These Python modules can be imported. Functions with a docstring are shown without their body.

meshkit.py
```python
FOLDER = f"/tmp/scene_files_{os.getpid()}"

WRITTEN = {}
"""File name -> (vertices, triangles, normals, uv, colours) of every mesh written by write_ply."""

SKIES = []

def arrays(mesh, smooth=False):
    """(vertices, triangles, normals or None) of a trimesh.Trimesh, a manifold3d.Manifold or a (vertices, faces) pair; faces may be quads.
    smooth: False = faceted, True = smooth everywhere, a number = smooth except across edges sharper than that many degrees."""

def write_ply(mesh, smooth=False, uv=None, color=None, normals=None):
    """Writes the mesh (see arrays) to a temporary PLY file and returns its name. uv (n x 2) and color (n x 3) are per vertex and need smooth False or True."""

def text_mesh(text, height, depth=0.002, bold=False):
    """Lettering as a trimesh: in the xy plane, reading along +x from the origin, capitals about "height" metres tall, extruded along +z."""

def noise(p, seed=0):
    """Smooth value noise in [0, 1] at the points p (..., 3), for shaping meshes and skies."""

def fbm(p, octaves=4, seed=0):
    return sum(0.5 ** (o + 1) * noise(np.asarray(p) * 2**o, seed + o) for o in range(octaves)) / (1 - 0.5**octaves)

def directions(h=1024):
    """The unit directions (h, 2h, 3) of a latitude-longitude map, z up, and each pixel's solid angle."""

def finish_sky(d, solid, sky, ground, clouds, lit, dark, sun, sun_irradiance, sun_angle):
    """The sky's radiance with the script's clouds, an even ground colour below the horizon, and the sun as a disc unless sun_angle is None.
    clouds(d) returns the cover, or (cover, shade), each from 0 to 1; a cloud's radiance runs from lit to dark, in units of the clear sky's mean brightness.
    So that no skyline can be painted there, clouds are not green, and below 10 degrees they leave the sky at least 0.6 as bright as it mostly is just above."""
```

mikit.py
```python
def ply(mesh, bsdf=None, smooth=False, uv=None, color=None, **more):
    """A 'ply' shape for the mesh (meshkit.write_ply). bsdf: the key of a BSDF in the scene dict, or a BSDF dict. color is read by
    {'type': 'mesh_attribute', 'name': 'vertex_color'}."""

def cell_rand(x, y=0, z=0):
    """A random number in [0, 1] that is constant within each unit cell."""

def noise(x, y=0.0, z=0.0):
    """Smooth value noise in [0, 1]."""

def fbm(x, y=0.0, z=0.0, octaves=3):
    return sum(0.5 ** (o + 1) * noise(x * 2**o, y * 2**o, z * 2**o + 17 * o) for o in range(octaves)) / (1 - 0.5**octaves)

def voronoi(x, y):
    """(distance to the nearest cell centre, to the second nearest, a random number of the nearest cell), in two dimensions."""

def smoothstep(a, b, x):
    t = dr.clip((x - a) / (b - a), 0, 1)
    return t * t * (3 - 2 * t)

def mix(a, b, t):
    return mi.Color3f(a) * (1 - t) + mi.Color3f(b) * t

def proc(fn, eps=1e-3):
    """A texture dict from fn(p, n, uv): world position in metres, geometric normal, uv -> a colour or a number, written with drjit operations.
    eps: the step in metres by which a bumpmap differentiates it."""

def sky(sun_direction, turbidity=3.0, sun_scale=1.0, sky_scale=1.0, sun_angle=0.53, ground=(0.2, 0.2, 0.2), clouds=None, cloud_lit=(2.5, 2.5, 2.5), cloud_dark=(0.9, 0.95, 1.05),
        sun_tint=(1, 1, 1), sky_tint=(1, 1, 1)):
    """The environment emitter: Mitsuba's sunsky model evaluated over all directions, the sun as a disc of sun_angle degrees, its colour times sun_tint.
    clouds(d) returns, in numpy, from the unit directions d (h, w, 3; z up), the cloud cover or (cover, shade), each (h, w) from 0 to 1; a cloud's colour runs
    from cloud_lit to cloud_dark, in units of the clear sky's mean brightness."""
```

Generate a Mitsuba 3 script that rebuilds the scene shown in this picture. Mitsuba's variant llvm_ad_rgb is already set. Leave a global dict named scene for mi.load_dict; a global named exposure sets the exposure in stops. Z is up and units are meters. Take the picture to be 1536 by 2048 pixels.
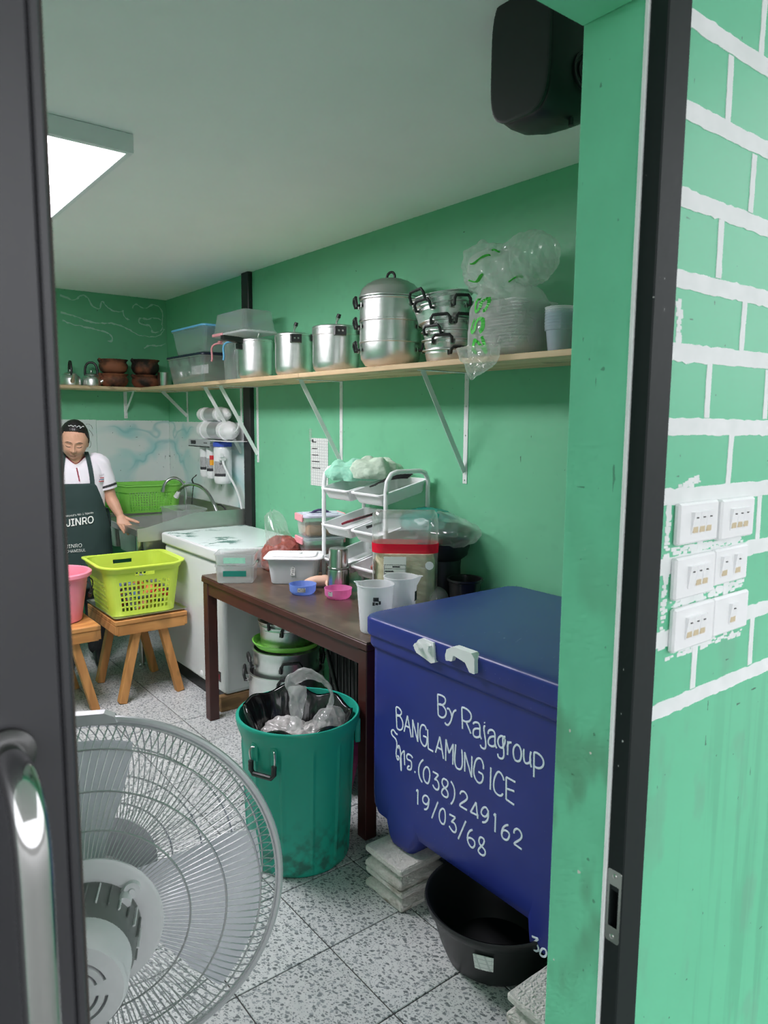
import math, random, numpy as np, trimesh, drjit as dr, mitsuba as mi, mikit, meshkit
from mikit import proc, noise, fbm, voronoi, smoothstep, cell_rand
mix = lambda a, b, t: mikit.mix(*[[float(v) for v in c] if isinstance(c, (np.ndarray, tuple, list)) else c for c in (a, b)], t)
import shapely.geometry as sg
from shapely.ops import unary_union
import manifold3d as m3
random.seed(7); np.random.seed(7)
T4 = mi.ScalarTransform4f
PI = math.pi
scene, labels = {}, {}
exposure = 0.5
# ---------------------------------------------------------------- camera
FPX, YAW, PITCH, ROLL, EYE = 1441.63, .663429, -.125104, -.007873, 1.535
cy_, sy_, cp_, sp_ = math.cos(YAW), math.sin(YAW), math.cos(PITCH), math.sin(PITCH)
fw = np.array([sy_*cp_, cy_*cp_, sp_]); rt = np.array([cy_, -sy_, 0.]); dn = -np.cross(rt, fw)
rt2 = math.cos(ROLL)*rt + math.sin(ROLL)*dn; dn2 = -math.sin(ROLL)*rt + math.cos(ROLL)*dn
M = np.eye(4); M[:3, 0] = -rt2; M[:3, 1] = -dn2; M[:3, 2] = fw; M[:3, 3] = [0, 0, EYE]
scene['camera'] = {'type': 'thinlens', 'fov': 2*math.degrees(math.atan(768/FPX)), 'fov_axis': 'x', 'to_world': T4(M.tolist()),
                   'aperture_radius': .0013, 'focus_distance': 2.9, 'near_clip': .02, 'far_clip': 60.}
# ---------------------------------------------------------------- daylight outside the doorway (overcast)
scene['sky'] = mikit.sky([-.5, -.5, .7], turbidity=4, sun_scale=0.0, sky_scale=1.0, ground=(.25, .25, .24),
                         clouds=lambda d: (np.ones(d.shape[:2]), np.clip(meshkit.fbm(d*3.0, 3), 0, 1)*.4), cloud_lit=(15.5, 15.7, 16.2), cloud_dark=(11.5, 11.7, 12.2))
PANEL = 22.0     # radiance of the ceiling light panel
# ---------------------------------------------------------------- materials
def lin(r, g, b):
    return [((c/255+.055)/1.055)**2.4 if c > 10 else c/255/12.92 for c in (r, g, b)]
def rgb(c): return {'type': 'rgb', 'value': [float(x) for x in c]}
def tex(c): return c if isinstance(c, dict) else rgb(c)
def mat(key, c, rough=.5, bump=None, bs=.001, two=True, **k):
    b = {'type': 'principled', 'base_color': tex(c), 'roughness': rough if isinstance(rough, dict) else float(rough)}
    b.update({a: (v if isinstance(v, dict) else float(v)) for a, v in k.items()})
    if bump is not None:
        b = {'type': 'bumpmap', 'arbitrary': bump, 'bsdf': b, 'scale': float(bs)}
    scene[key] = {'type': 'twosided', 'bsdf': b} if two else b
    return key
def film(key, c, w, dt=1.0, rough=.35):      # clear plastic: part of the light goes straight through, part is scattered
    scene[key] = {'type': 'blendbsdf', 'weight': float(w), 'a': {'type': 'thindielectric', 'int_ior': 1.45},
                  'b': {'type': 'principledthin', 'base_color': rgb(c), 'roughness': float(rough), 'diff_trans': float(dt), 'spec_trans': 0.0}}
    return key
GREEN = np.array([.165, .49, .29]); GREEN2 = np.array([.125, .50, .295])
def f_wall(p, n, uv):
    s = fbm(p.x*3+p.y*3, p.z*3, p.y*2)
    d = smoothstep(.66, .82, fbm(p.x*14+p.y*13, p.z*15, 3., 3))
    sc = smoothstep(.985, .995, noise(p.x*45+p.y*60, p.z*50, 7.))
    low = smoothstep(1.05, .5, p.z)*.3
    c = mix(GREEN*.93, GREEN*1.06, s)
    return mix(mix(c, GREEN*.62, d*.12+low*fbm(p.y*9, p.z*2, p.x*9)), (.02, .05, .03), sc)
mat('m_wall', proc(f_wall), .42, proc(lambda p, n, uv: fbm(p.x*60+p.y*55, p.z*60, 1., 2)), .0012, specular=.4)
def f_front(p, n, uv):
    s = fbm(p.x*4, p.z*3, p.y*4)
    run = smoothstep(.50, .72, fbm(p.x*30, p.z*2.2, 4., 4))*smoothstep(1.35, .7, p.z)
    blot = smoothstep(.54, .74, fbm(p.x*13, p.z*7, 9., 4))*.32*smoothstep(1.6, 1.0, p.z)
    dots = smoothstep(.975, .99, noise(p.x*90, p.z*60, 2.))
    c = mix(GREEN2*.94, GREEN2*1.06, s)
    return mix(mix(mix(c, GREEN2*.62, run*.34), (.16, .33, .24), blot), (.03, .06, .05), dots*.8)
mat('m_front', proc(f_front), .38, specular=.4)
def f_jamb(p, n, uv):
    s = fbm(p.y*22, p.z*14, 1.)
    scuff = smoothstep(.45, .75, fbm(p.y*18+3, p.z*7, 5., 3))*smoothstep(1.5, 1.0, p.z)
    chip = smoothstep(.955, .97, noise(p.y*70, p.z*42, 3.))*smoothstep(1.4, 1.2, p.z)
    dots = smoothstep(.965, .985, noise(p.y*75, p.z*60, 8.))
    c = mix(np.array([.15, .56, .335])*.95, np.array([.155, .57, .345])*1.05, s)
    c = mix(c, (.10, .22, .13), scuff*.55)
    c = mix(c, (.05, .15, .09), dots*.6)
    return mix(c, (.62, .62, .56), chip)
mat('m_jamb', proc(f_jamb), .72, proc(lambda p, n, uv: fbm(p.y*230+p.x*230, p.z*190, 2., 3)), .0022, specular=.25)
mat('m_ceiling', proc(lambda p, n, uv: mix((.80, .80, .79), (.85, .85, .84), fbm(p.x*3, p.y*3, 1.))), .8)
def f_terrazzo(p, n, uv):
    c = mix((.45, .475, .47), (.53, .55, .54), fbm(p.x*40, p.y*40, p.z))
    tile = cell_rand(dr.floor((p.x-1.079)/.3), dr.floor((p.y-1.922)/.3), 3.)
    c = c*(.9+.16*tile)
    for s, th, seed in ((62., .26, 0.), (95., .24, 5.), (170., .22, 9.)):
        x, y = p.x*s+seed*3.1, p.y*s*.78+seed
        x2, y2 = x+.7*fbm(x*.9, y*.9, seed)+y*.35, y+.6*fbm(y*.8, x*.8, seed+2)
        d, e, r = voronoi(x2, y2)
        chip = smoothstep(th+.04, th-.04, d*1.0)*dr.select(r > .38, 1., 0.)
        c = mix(c, mix((.045, .06, .065), (.24, .27, .28), cell_rand(r*997., seed)), chip*.85)
    return mix(c, (.30, .33, .33), smoothstep(.60, .85, fbm(p.x*5, p.y*5, 4.))*.3)
mat('m_floor', proc(f_terrazzo), .38, specular=.45)
mat('m_grout', (.035, .036, .036), .9)
mat('m_outfloor', (.3, .3, .29), .8)
mat('m_white', (.74, .75, .76), .35)
mat('m_whitepaint', proc(lambda p, n, uv: mix((.66, .70, .69), (.78, .80, .80), fbm(p.x*30, p.z*30, p.y*30))), .6)
mat('m_chalk', (.44, .64, .54), .9)
mat('m_plastic_white', (.76, .77, .78), .3, specular=.5)
mat('m_tan', (.55, .46, .30), .6)
mat('m_black', (.012, .013, .014), .42, specular=.5)
mat('m_blackgloss', (.012, .012, .013), .22)
mat('m_frame', proc(lambda p, n, uv: mix((.010, .015, .015), (.45, .47, .45), smoothstep(.962, .98, noise(p.x*260+p.y*240, p.z*70, 1.))*smoothstep(.55, .75, fbm(p.z*4, p.y*30, 2.)))), .5, specular=.22)
mat('m_door', proc(lambda p, n, uv: mix((.026, .026, .030), (.050, .050, .056), fbm(p.x*8, p.z*4, 3., 4))), .34, specular=.55)
mat('m_gasket', (.05, .045, .04), .95)
def metal(key, c, rough, bump=None, bs=.0005):
    b = {'type': 'principled', 'base_color': tex(c), 'metallic': 1.0, 'roughness': float(rough)}
    if bump is not None: b = {'type': 'bumpmap', 'arbitrary': bump, 'bsdf': b, 'scale': float(bs)}
    scene[key] = {'type': 'twosided', 'bsdf': b}
    return key
metal('m_chrome', (.60, .60, .60), .07)
metal('m_steel', (.62, .62, .60), .22)
metal('m_alu', proc(lambda p, n, uv: mix((.76, .76, .765), (.90, .895, .89), fbm(p.x*18, p.y*18, p.z*40))), .34)
metal('m_alu_dull', proc(lambda p, n, uv: mix((.55, .55, .55), (.72, .72, .71), fbm(p.x*14, p.y*14, p.z*30))), .36)
metal('m_dark_metal', (.12, .12, .12), .4)
metal('m_sink', proc(lambda p, n, uv: mix((.48, .48, .46), (.66, .66, .63), fbm(p.x*10, p.y*10, p.z*14))), .46)
metal('m_wire', (.66, .67, .68), .38)
mat('m_silver', (.55, .56, .58), .38, metallic=.55)
mat('m_fan_plastic', (.56, .57, .58), .42)
mat('m_motor', (.17, .18, .175), .42, metallic=.35)
def wood(key, a, b, sc=1., ax=0, rough=.55):
    def f(p, n, uv):
        q = [p.x, p.y, p.z]; l = q[ax]; o = q[(ax+1) % 3]*1.0+q[(ax+2) % 3]*.83
        w = fbm(l*3*sc, o*26*sc, 2., 3)
        ring = .5+.5*dr.sin((o*70*sc+w*9+fbm(l*5, o*9, 5.)*5))
        c = mix(a, b, ring*.55+w*.5)
        kn = smoothstep(.80, .9, noise(l*9, o*16, 4.))
        return mix(c, np.array(a)*.45, kn*.7)
    return mat(key, proc(f), rough)
wood('m_pine_x', (.56, .27, .085), (.36, .15, .04), 1., 0)
wood('m_pine_z', (.58, .28, .09), (.38, .16, .045), 1., 2)
wood('m_shelf', (.62, .47, .29), (.48, .34, .19), .8, 1, .6)
wood('m_block', (.34, .20, .09), (.18, .10, .05), 1.2, 0, .8)
mat('m_table_frame', proc(lambda p, n, uv: mix((.060, .014, .011), (.035, .010, .009), fbm(p.x*9, p.y*9, p.z*5))), .38)
mat('m_table_top', proc(lambda p, n, uv: mix(mix((.085, .052, .035), (.05, .032, .024), fbm(p.x*30, p.y*4, 2.)), (.15, .11, .08), smoothstep(.55, .8, fbm(p.x*7, p.y*7, 1.))*.6)), .27, specular=.6)
def f_cool(p, n, uv):
    c = mix((.020, .026, .18), (.022, .036, .24), fbm(p.x*5, p.y*5, p.z*4))
    s = smoothstep(.93, .97, noise(p.x*30+p.y*2, p.y*190-p.x*60, p.z*120))
    top = smoothstep(.7, .9, n.z)
    c = mix(c, (.022, .045, .15), top*.85)
    return mix(c, (.16, .19, .32), s*.35)
mat('m_cooler', proc(f_cool), .36, proc(lambda p, n, uv: fbm(p.x*9, p.y*9, p.z*9, 2)), .004, specular=.45)
mat('m_lettering', (.72, .78, .86), .6)
mat('m_teal', proc(lambda p, n, uv: mix(mix((.010, .26, .185), (.016, .31, .225), fbm(p.x*7, p.y*7, p.z*3)), (.03, .07, .055), smoothstep(.42, .72, fbm(p.x*34+p.y*9, p.y*34, p.z*26, 4))*smoothstep(.26, .02, p.z)*.75)), .4, specular=.4)
film('m_film', (.9, .92, .9), .12, 1., .2)
film('m_film_white', (.92, .93, .92), .30, 1., .25)
film('m_film_heavy', (.88, .90, .89), .22, 1., .2)
mat('m_fan_blade', (.60, .61, .66), .35, specular=.5)
film('m_clear', (.80, .84, .85), .15)
film('m_frost', (.86, .87, .89), .78, .9, .4)
film('m_tray', (.95, .95, .95), .72, .8, .3)
film('m_frostblue', (.74, .82, .88), .5)
film('m_pvc_red', (.75, .02, .05), .93, .5)
mat('m_bag_black', (.008, .008, .009), .16, specular=.7)
mat('m_lime', (.52, .68, .075), .32, specular=.45)
mat('m_green_basket', (.21, .58, .085), .32, specular=.45)
mat('m_pink', (.85, .26, .35), .38)
mat('m_magenta', (.25, .015, .10), .4)
mat('m_hotpink', (.86, .16, .48), .35)
mat('m_blue', (.10, .22, .80), .35)
mat('m_skyblue', (.16, .48, .78), .35)
mat('m_palepink', (.80, .34, .38), .35)
mat('m_lilac', (.58, .58, .70), .35)
mat('m_purple', (.08, .06, .16), .4)
mat('m_navy', (.008, .012, .03), .4)
mat('m_deepblue', (.04, .08, .45), .35)
mat('m_clay', proc(lambda p, n, uv: mix((.27, .09, .045), (.022, .016, .013), smoothstep(.30, .62, fbm(p.x*11, p.y*11, p.z*9, 4)))), .7)
mat('m_concrete', proc(lambda p, n, uv: mix(mix((.44, .42, .39), (.66, .65, .61), fbm(p.x*160, p.y*160, p.z*160, 3)), (.20, .17, .13), smoothstep(.50, .72, fbm(p.x*14, p.y*14, p.z*26, 4))*smoothstep(.13, .03, p.z))), .95, proc(lambda p, n, uv: fbm(p.x*210, p.y*210, p.z*210, 3)), .012)
def f_marble(p, n, uv):
    u = p.x+p.y
    w = fbm(u*2.2, p.z*2.5, 3., 3)
    v = fbm(u*1.5+w*1.6-p.z*1.3, p.z*1.8+w, 6., 4)
    band = smoothstep(.03, .0, dr.abs(v-.5))*smoothstep(.35, .6, fbm(u*1.7+4, p.z*2.+2, 1., 2))
    spot = smoothstep(.97, .985, noise(u*60, p.z*60, 4.))
    c = mix((.66, .71, .71), (.74, .78, .78), w)
    soft = smoothstep(.15, .0, dr.abs(v-.48))*smoothstep(.42, .68, fbm(u*1.9+9, p.z*2.4+5, 8., 3))
    c = mix(c, (.30, .60, .61), soft*.75)
    c = mix(c, (.16, .46, .48), band*.5)
    return mix(c, (.05, .07, .07), spot)
mat('m_marble', proc(f_marble), .2)
mat('m_freezer', proc(lambda p, n, uv: mix((.56, .58, .585), (.64, .66, .66), fbm(p.x*5, p.y*5, p.z*5, 4))), .3)
mat('m_freezer_lid', proc(lambda p, n, uv: mix((.60, .68, .67), (.10, .20, .18), smoothstep(.52, .66, fbm(p.x*13, p.y*17, 2., 4))*smoothstep(.42, .6, fbm(p.x*4, p.y*4, 6.)))), .28)
mat('m_paper', proc(lambda p, n, uv: mix((.70, .72, .70), (.30, .33, .33), smoothstep(.86, .93, dr.maximum(.5+.5*dr.cos(p.y*2*PI/.022), .5+.5*dr.cos(p.z*2*PI/.016)))*.5)), .8)
mat('m_label', proc(lambda p, n, uv: mix((.72, .72, .71), (.10, .10, .10), smoothstep(.55, .6, noise(p.x*300, p.y*300, p.z*300))*smoothstep(.2, .4, .5+.5*dr.cos(p.z*2*PI/.009)))), .6)
mat('m_grey_label', proc(lambda p, n, uv: mix((.40, .40, .41), (.10, .10, .10), smoothstep(.5, .7, noise(p.x*300, p.y*300, p.z*260))*smoothstep(.4, .6, .5+.5*dr.cos(p.z*2*PI/.008)))), .5)
mat('m_orange', (.85, .38, .02), .5); mat('m_red', (.62, .03, .04), .45)
mat('m_meat', proc(lambda p, n, uv: mix((.15, .025, .02), (.36, .12, .09), fbm(p.x*50, p.y*50, p.z*50))), .5)
mat('m_snack', proc(lambda p, n, uv: mix((.62, .38, .15), (.28, .12, .04), fbm(p.x*60, p.y*60, p.z*60))), .6)
mat('m_dark_sauce', (.05, .012, .012), .3)
mat('m_noodle', proc(lambda p, n, uv: mix((.66, .60, .40), (.44, .38, .22), smoothstep(.35, .65, fbm(p.x*40+p.z*60, p.y*40, p.z*130-p.y*50)))), .6)
mat('m_towel_green', proc(lambda p, n, uv: mix((.20, .50, .37), (.30, .58, .44), fbm(p.x*120, p.y*120, p.z*120))), .95, sheen=.6)
mat('m_towel_grey', proc(lambda p, n, uv: mix((.36, .47, .38), (.46, .56, .45), fbm(p.x*120, p.y*120, p.z*120))), .95, sheen=.6)
mat('m_glove', (.62, .40, .29), .6)
mat('m_skin', proc(lambda p, n, uv: mix((.52, .285, .19), (.58, .33, .225), fbm(p.x*30, p.y*30, p.z*30))), .5, specular=.35)
mat('m_lip', (.56, .25, .20), .5)
mat('m_hair', (.010, .008, .008), .34)
mat('m_lash', (.02, .014, .012), .7)
mat('m_shirt', (.72, .70, .75), .8); mat('m_maroon', (.20, .015, .03), .7); mat('m_flagblue', (.05, .06, .20), .7); mat('m_flagred', (.50, .03, .05), .7)
mat('m_apron', (.018, .042, .040), .8); mat('m_trousers', (.02, .022, .025), .85); mat('m_print', (.70, .72, .70), .7); mat('m_ink', (.03, .03, .035), .7)
mat('m_bag_green', (.05, .48, .05), .5)
mat('m_tealcloth', (.01, .17, .13), .4)
# ---------------------------------------------------------------- helpers
def cat(*ms): return trimesh.util.concatenate([m for m in ms if m is not None])
def hullmesh(pts): return trimesh.convex.convex_hull(np.asarray(pts, float))
ICO = trimesh.creation.icosphere(subdivisions=1).vertices
ICO2 = trimesh.creation.icosphere(subdivisions=2).vertices
def rb(x0, x1, y0, y1, z0, z1, r=.004, n=0):       # box with bevelled (n=0) or rounded (n=1) edges
    r = min(r, .49*abs(x1-x0), .49*abs(y1-y0), .49*abs(z1-z0))
    S = [np.array(v, float)*r for v in ((1, 0, 0), (-1, 0, 0), (0, 1, 0), (0, -1, 0), (0, 0, 1), (0, 0, -1))] if not n else (ICO if n == 1 else ICO2)*r
    return hullmesh([np.array([x, y, z])+s for x in (x0+r, x1-r) for y in (y0+r, y1-r) for z in (z0+r, z1-r) for s in S])
def mv(m, x=0, y=0, z=0, rz=0, rx=0, ry=0):
    m = m.copy()
    for a, ax in ((rx, (1, 0, 0)), (ry, (0, 1, 0)), (rz, (0, 0, 1))):
        if a: m.apply_transform(trimesh.transformations.rotation_matrix(math.radians(a), ax))
    m.apply_translation([x, y, z]); return m
def lathe(prof, seg=48, x=0, y=0, z=0):            # prof: (r, z) bottom to top, outside surface
    p = np.array(prof, float); p[:, 0] = np.maximum(p[:, 0], 0)
    a = np.linspace(0, 2*PI, seg, endpoint=False); k = len(p)
    v = np.stack([p[None, :, 0]*np.cos(a)[:, None], p[None, :, 0]*np.sin(a)[:, None], np.broadcast_to(p[None, :, 1], (seg, k))], -1).reshape(-1, 3)
    i, j = np.meshgrid(np.arange(seg), np.arange(k-1), indexing='ij'); b = (i+1) % seg
    f = np.stack([i*k+j, b*k+j, b*k+j+1, i*k+j+1], -1).reshape(-1, 4)
    m = trimesh.Trimesh(v+[x, y, z], np.vstack([f[:, [0, 1, 2]], f[:, [0, 2, 3]]]), process=False)
    m.merge_vertices(); m.update_faces(m.nondegenerate_faces()); m.remove_unreferenced_vertices(); return m
def tube(path, r, seg=8, closed=False, cap=True, flat=1.0):
    p = np.asarray(path, float); n = len(p)
    t = (np.roll(p, -1, 0)-np.roll(p, 1, 0)) if closed else np.gradient(p, axis=0)
    t /= np.linalg.norm(t, axis=1, keepdims=True)+1e-12
    u = np.cross(t[0], [0, 0, 1.] if abs(t[0][2]) < .9 else [1., 0, 0]); u /= np.linalg.norm(u)
    R = np.broadcast_to(r, (n,)); a = np.arange(seg)*2*PI/seg; V = []
    for k in range(n):
        u = u-t[k]*(u@t[k]); u /= np.linalg.norm(u)+1e-12; w = np.cross(t[k], u)
        V.append(p[k]+R[k]*(np.cos(a)[:, None]*u+flat*np.sin(a)[:, None]*w))
    return loft(V, cap=cap and not closed, loop=closed)
def loft(rings, cap=True, loop=False):
    V = np.asarray(rings, float); n, k = V.shape[:2]
    i, j = np.meshgrid(np.arange(n if loop else n-1), np.arange(k), indexing='ij'); b, c = (i+1) % n, (j+1) % k
    f = np.stack([i*k+j, i*k+c, b*k+c, b*k+j], -1).reshape(-1, 4); F = [f[:, [0, 1, 2]], f[:, [0, 2, 3]]]; v = V.reshape(-1, 3)
    if cap:
        v = np.vstack([v, V[0].mean(0), V[-1].mean(0)]); q = np.arange(k); e = (q+1) % k
        F += [np.stack([e, q, q*0+n*k], 1), np.stack([(n-1)*k+q, (n-1)*k+e, q*0+n*k+1], 1)]
    m = trimesh.Trimesh(v, np.vstack(F), process=False); m.merge_vertices(); return m
def rr(w, d, r, z, n=5, cx=0, cy=0):               # ring: rounded rectangle, anticlockwise
    r = min(r, w/2-1e-4, d/2-1e-4); P = []
    for k, (sx, sy) in enumerate(((1, 1), (-1, 1), (-1, -1), (1, -1))):
        for a in np.linspace(k*PI/2, (k+1)*PI/2, n): P.append((cx+sx*(w/2-r)+r*math.cos(a), cy+sy*(d/2-r)+r*math.sin(a), z))
    return np.array(P)
def shell(w0, d0, w1, d1, h, t=.003, r0=.02, r1=.03, lip=.008, liph=.006, n=5):     # open tub: base w0 x d0, rim w1 x d1
    S = [rr(w0-.01, d0-.01, r0, 0, n), rr(w0, d0, r0, .006, n)]
    S += [rr(w0+(w1-w0)*k, d0+(d1-d0)*k, r0+(r1-r0)*k, .006+(h-.006-liph)*k, n) for k in (.33, .66, 1)]
    S += [rr(w1+2*lip, d1+2*lip, r1+lip, h-liph, n), rr(w1+2*lip, d1+2*lip, r1+lip, h, n), rr(w1-2*t, d1-2*t, r1, h, n)]
    S += [rr(w0+(w1-w0)*k-2*t, d0+(d1-d0)*k-2*t, r0+(r1-r0)*k, t+(h-t)*k, n) for k in (.66, .33, .0)]
    return loft(S)
def rlid(w, d, r, z0, z1, bev=.004, n=5):
    return loft([rr(w-2*bev, d-2*bev, r, z0, n), rr(w, d, r, z0+bev*.6, n), rr(w, d, r, z1-bev, n), rr(w-2*bev, d-2*bev, r, z1, n)])
def extr(poly, h, z=0):
    gs = getattr(poly, 'geoms', [poly])
    return mv(cat(*[trimesh.creation.extrude_polygon(g, h, engine='earcut') for g in gs if g.area > 1e-10]), z=z)
def beam(a, b, w, t, up=(0, 0, 1), bev=.003):       # straight bar from a to b, section w (along side) x t
    a, b = np.array(a, float), np.array(b, float); L = np.linalg.norm(b-a); z = (b-a)/L
    x = np.cross(up, z); x /= np.linalg.norm(x); y = np.cross(z, x)
    m = rb(-w/2, w/2, -t/2, t/2, 0, L, bev); X = np.eye(4); X[:3, 0], X[:3, 1], X[:3, 2], X[:3, 3] = x, y, z, a
    m.apply_transform(X); return m
def spline(pts, n=40):
    from scipy.interpolate import CubicSpline
    p = np.array(pts, float); s = np.r_[0, np.cumsum(np.linalg.norm(np.diff(p, axis=0), axis=1))]
    return CubicSpline(s, p)(np.linspace(0, s[-1], n))
def frame(m, o, x, z):                              # put a mesh built in xyz into a frame: origin o, x axis, z axis
    x = np.array(x, float)/np.linalg.norm(x); z = np.array(z, float); z = z-x*(z@x); z /= np.linalg.norm(z)
    X = np.eye(4); X[:3, 0], X[:3, 1], X[:3, 2], X[:3, 3] = x, np.cross(z, x), z, o
    m = m.copy(); m.apply_transform(X); return m
def text(s, h, o, x, up, bold=False, d=.0006, w=None):   # lettering on a plane: reading along x, capitals towards up
    m = meshkit.text_mesh(s, h, d, bold)
    if w: m.apply_scale([w/m.extents[0], 1, 1])
    x = np.array(x, float)/np.linalg.norm(x); up = np.array(up, float); up = up-x*(up@x); up /= np.linalg.norm(up)
    return frame(m, o, x, np.cross(x, up))
def plyd(m, b, smooth=35, **k): return mikit.ply(m, b, smooth=smooth, **k)
COUNT = {}
def free(k):
    if k not in COUNT: COUNT[k] = 0; return k
    COUNT[k] += 1; return f'{k}_{COUNT[k]:03d}'
def thing(name, label, category, group=None):
    k = free(name); labels[k] = {'label': label, 'category': category}
    if group: labels[k]['group'] = group
    return k
def struct(name, label=None):
    k = free(name); labels[k] = {'kind': 'structure'}
    if label: labels[k]['label'] = label
    return k
def part(holder, name, m, b, smooth=35, label=None, kind=None, **k):
    key = free(f'{holder}__{name}')
    scene[key] = m if isinstance(m, dict) else plyd(m, b, smooth, **k)
    if label or kind: labels[key] = {a: v for a, v in (('label', label), ('kind', kind)) if v}
    return key
def only(key, m, b, smooth=35, **k): scene[key] = plyd(m, b, smooth, **k)
def wrinkle(m, amp, f, seed=0, ridged=True, fold=0.0):
    p = m.vertices; n = m.vertex_normals
    a = meshkit.fbm(p*f+seed, 3, seed)
    if ridged: a = 1-2*np.abs(2*a-1)
    m = m.copy(); m.vertices = p+n*(amp*(a-.3))[:, None]
    if fold: m.vertices = m.vertices+fold*(np.stack([meshkit.fbm(p*f*.45+9+k*7, 2, seed+k) for k in range(3)], -1)-.5)
    return m
def crumple(m, amp, f, seed=0, n=6, warp=.5):      # sharp folds, as in thin film
    r = np.random.RandomState(seed); p = m.vertices.copy(); nn = m.vertex_normals; d = np.zeros(len(p)); w = meshkit.fbm(p*f*.6+seed, 2, seed)
    for k in range(n):
        v = r.randn(3); v /= np.linalg.norm(v); fk = f*(.6+.45*k); d += np.abs(((p@v)*fk+r.rand()+warp*w) % 1-.5)*2/(1+.5*k)
    d = d/n*2.2-.6; m = m.copy(); m.vertices = p+nn*(amp*d)[:, None]; return m
# ---------------------------------------------------------------- the room
WX, BY, CZ = 2.18, 5.535, 2.445      # right wall, back wall, ceiling
FY0, FY1 = .63, .745                 # outer and inner face of the front wall
JX, HZ = .957, 2.13                  # jamb and head of the doorway
fl = struct('floor')
part(fl, 'grout_bed', rb(-1.3, WX, .63, BY, -.05, -.003, .001), 'm_grout', False)
tile = plyd(rb(-.1482, .1482, -.1482, .1482, -.018, 0, .0016), 'm_floor', False)
for i in range(-7, 4):
    for j in range(-5, 13):
        x, y = 1.079+.3*(i+.5), 1.922+.3*(j+.5)
        if x < -1.0 or y < .5: continue
        dz = .0006*math.sin(i*12.9+j*78.2)
        hx0, hx1, hy0, hy1 = max(x-.15, -1.3), min(x+.15, WX), max(y-.15, .63), min(y+.15, BY)
        if hx1-hx0 < .299 or hy1-hy0 < .299:
            if hx1-hx0 > .02 and hy1-hy0 > .02: part(fl, 'tile', rb(hx0+.0013, hx1-.0013, hy0+.0013, hy1-.0013, -.018, 0, .0016), 'm_floor', False)
        else: part(fl, 'tile', {**tile, 'to_world': T4().translate([x, y, dz])}, None)
gd = struct('ground'); only(gd, rb(-9, 9, -9, .63, -.05, -.004, .001), 'm_outfloor', False)
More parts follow.
